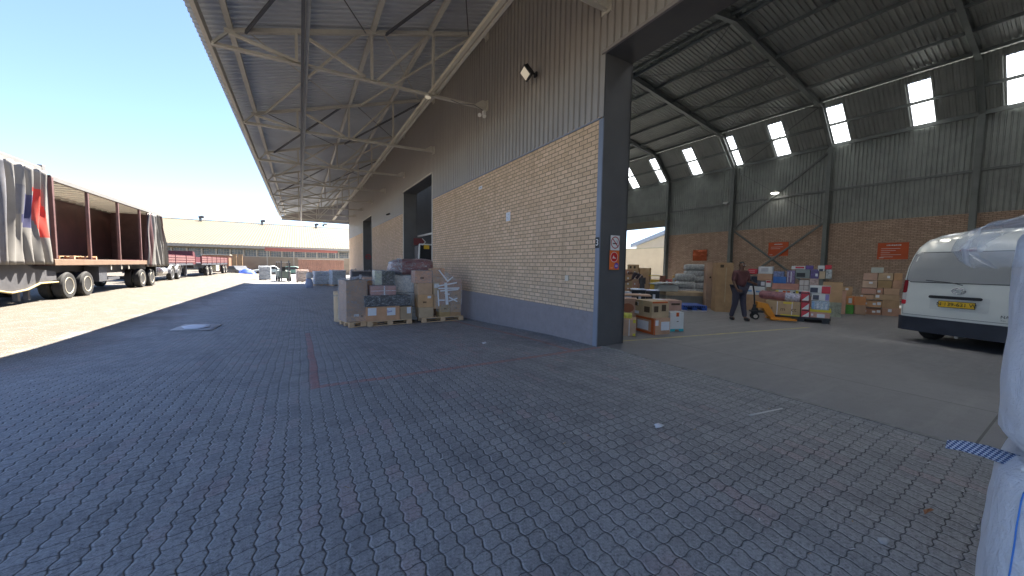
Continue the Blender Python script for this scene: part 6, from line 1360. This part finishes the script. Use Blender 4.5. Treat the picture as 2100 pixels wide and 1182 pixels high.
m = MB(); m.tube([(.05, -.03, .22), (.05, .5, .24)], .03, 12); m.build('exhaust_pipe', paint((.6, .6, .58), .3, .8, .05, 4.), van, smooth=40)
m = MB(); m.tube([(-.82, .98, .33), (.82, .98, .33)], .06, 8); m.box(-.5, -.05, .25, .6, .2, .3); m.build('rear_axle', M['black'], van)

# ------------------------------------------------------------------ bulk bags at the right edge
def m_fibc():
    t = NT('woven_sack'); v, x, y, z = t.pos(True); wv = t.math('MULTIPLY', t.math('SINE', t.math('MULTIPLY', z, 1300.)), t.math('SINE', t.math('MULTIPLY', t.math('ADD', x, y), 1300.)))
    n = t.noise(7., 6, t.comb(t.math('MULTIPLY', x, 2.), t.math('MULTIPLY', y, 2.), t.math('MULTIPLY', z, 1.)), .6, .5); h = t.noise(60., 4, t.comb(x, y, t.math('MULTIPLY', z, 4.)))
    t.bump(t.math('ADD', t.math('MULTIPLY', n, 3.), t.math('ADD', t.math('MULTIPLY', wv, .06), t.math('MULTIPLY', h, .3))), .018)
    return t.fin(t.mix(t.ramp(n, .3, .7), (.86, .88, .93), (.92, .93, .96)), .5, 0., .3)
M['fibc'] = m_fibc(); bstr = paint((.06, .22, .62), .5, 0, .1, 20.)
def bag(z0, h, cx, cy, hw, hd, label, bul=.035, seed=1):
    o = tag(empty('bulk_bag', (cx, cy, z0)), label, 'bulk bag', 'white woven bulk bags')
    def fn(a, t):
        th = a*6.28318; sg = lambda q: math.copysign(abs(q)**.42, q); e = min(t, 1-t)*2
        k = 1+bul*math.sin(math.pi*t)-.07*max(0, .06-t)/.06-.09*max(0, t-.93)/.07
        nn = .025*noise.noise(Vector((math.cos(th)*1.5, math.sin(th)*1.5+seed, t*3)))+.008*noise.noise(Vector((math.cos(th)*6, math.sin(th)*6, t*9+seed)))
        return (hw*sg(math.cos(th))*(k+nn), hd*sg(math.sin(th))*(k+nn), h*t)
    m = MB(); m.grid(fn, 96, 48); b = len(m.v); top_ = [fn(i/96, 1) for i in range(96)]; m.add([(p[0]*.5, p[1]*.5, h+.05) for p in top_]+top_+[(0, 0, h+.06)], [(96+i, 96+(i+1) % 96, (i+1) % 96, i) for i in range(96)]+[(i, (i+1) % 96, 192) for i in range(96)])
    m.build('bag_body', M['fibc'], o, smooth=70)
    for ph in (.40, .47, .60):
        s = MB(); s.tube([tuple(Vector(fn(ph+.004*math.sin(t*.4+seed), t/30))*1.003) for t in range(31)], .0022, 6); s.build('blue_seam', bstr, o, smooth=60)
    return o, fn
bcx, bcy = 2.62, -.265
b1, f1 = bag(0, .80, bcx, bcy, .46, .45, 'lower white bulk bag with blue seams standing at the right edge of the picture', .05, 1)
b2, f2 = bag(.845, .86, bcx, bcy+.0, .45, .45, 'upper white bulk bag with clear film above it at the right edge of the picture', .03, 4)
# blue and white lifting loops
lp = MB(); lp.tube([(-.38, .30, .79), (-.46, .34, .83), (-.47, .26, .85), (-.46, .05, .84), (-.44, -.1, .82)], .011, 8); lp.build('blue_tie', bstr, b1, smooth=60)
lp = MB(); lp.tube([(-.36, .33, .80), (-.44, .37, .815), (-.46, .2, .80)], .014, 8); lp.build('white_tie', M['white'], b1, smooth=60)
def m_web():
    t = NT('webbing'); v, x, y, z = t.pos(True); s1_ = t.math('SINE', t.math('MULTIPLY', t.math('ADD', y, t.math('MULTIPLY', z, .6)), 420.)); s2_ = t.math('SINE', t.math('MULTIPLY', t.math('SUBTRACT', t.math('MULTIPLY', z, 2.), y), 420.))
    f = t.ramp(t.math('ADD', s1_, s2_), -.3, .3); t.bump(t.math('ADD', s1_, s2_), .002); return t.fin(t.mix(f, (.06, .11, .26), (.62, .68, .80)), .7)
lp = MB(); aw_ = [(2.42, .02, .80), (2.36, .12, .785), (2.33, .20, .80), (2.31, .262, .80), (2.30, .30, .788)]
def webf(a, t):
    k = a*(len(aw_)-1); i = min(int(k), len(aw_)-2); p = Vector(aw_[i]).lerp(Vector(aw_[i+1]), k-i); tw = .9*a
    return (p.x-bcx+.03*(t-.5), p.y-bcy, p.z+(t-.5)*(.055-.028*a)-.012*(1-a))
lp.grid(webf, 24, 4); lp.build('lifting_strap', m_web(), b1, smooth=60, fix=False, solid=.004)
# clear film hood over the upper bag
fh = MB()
def filmf(a, t):
    th = 1.2+a*3.4; r_ = .50-.02*t; x_, y_ = r_*math.copysign(abs(math.cos(th))**.5, math.cos(th)), r_*math.copysign(abs(math.sin(th))**.5, math.sin(th))
    pk = .17*math.exp(-((a-.08)/.22)**2)*(math.sin(math.pi*min(1, t*1.05+.12)))
    return (x_*(1-.6*t**3), (y_+pk)*(1-.55*t**2.2), (.68+.32*t)+.03*noise.noise(Vector((a*6, t*5, 3)))*(1-t)+.02*noise.noise(Vector((a*14, t*9, 1))))
fh.grid(filmf, 60, 26); fh.build('film_hood', m_wrap((.84, .90, .97), .36, 'clear_liner', 1.0), b2, smooth=70, fix=False)
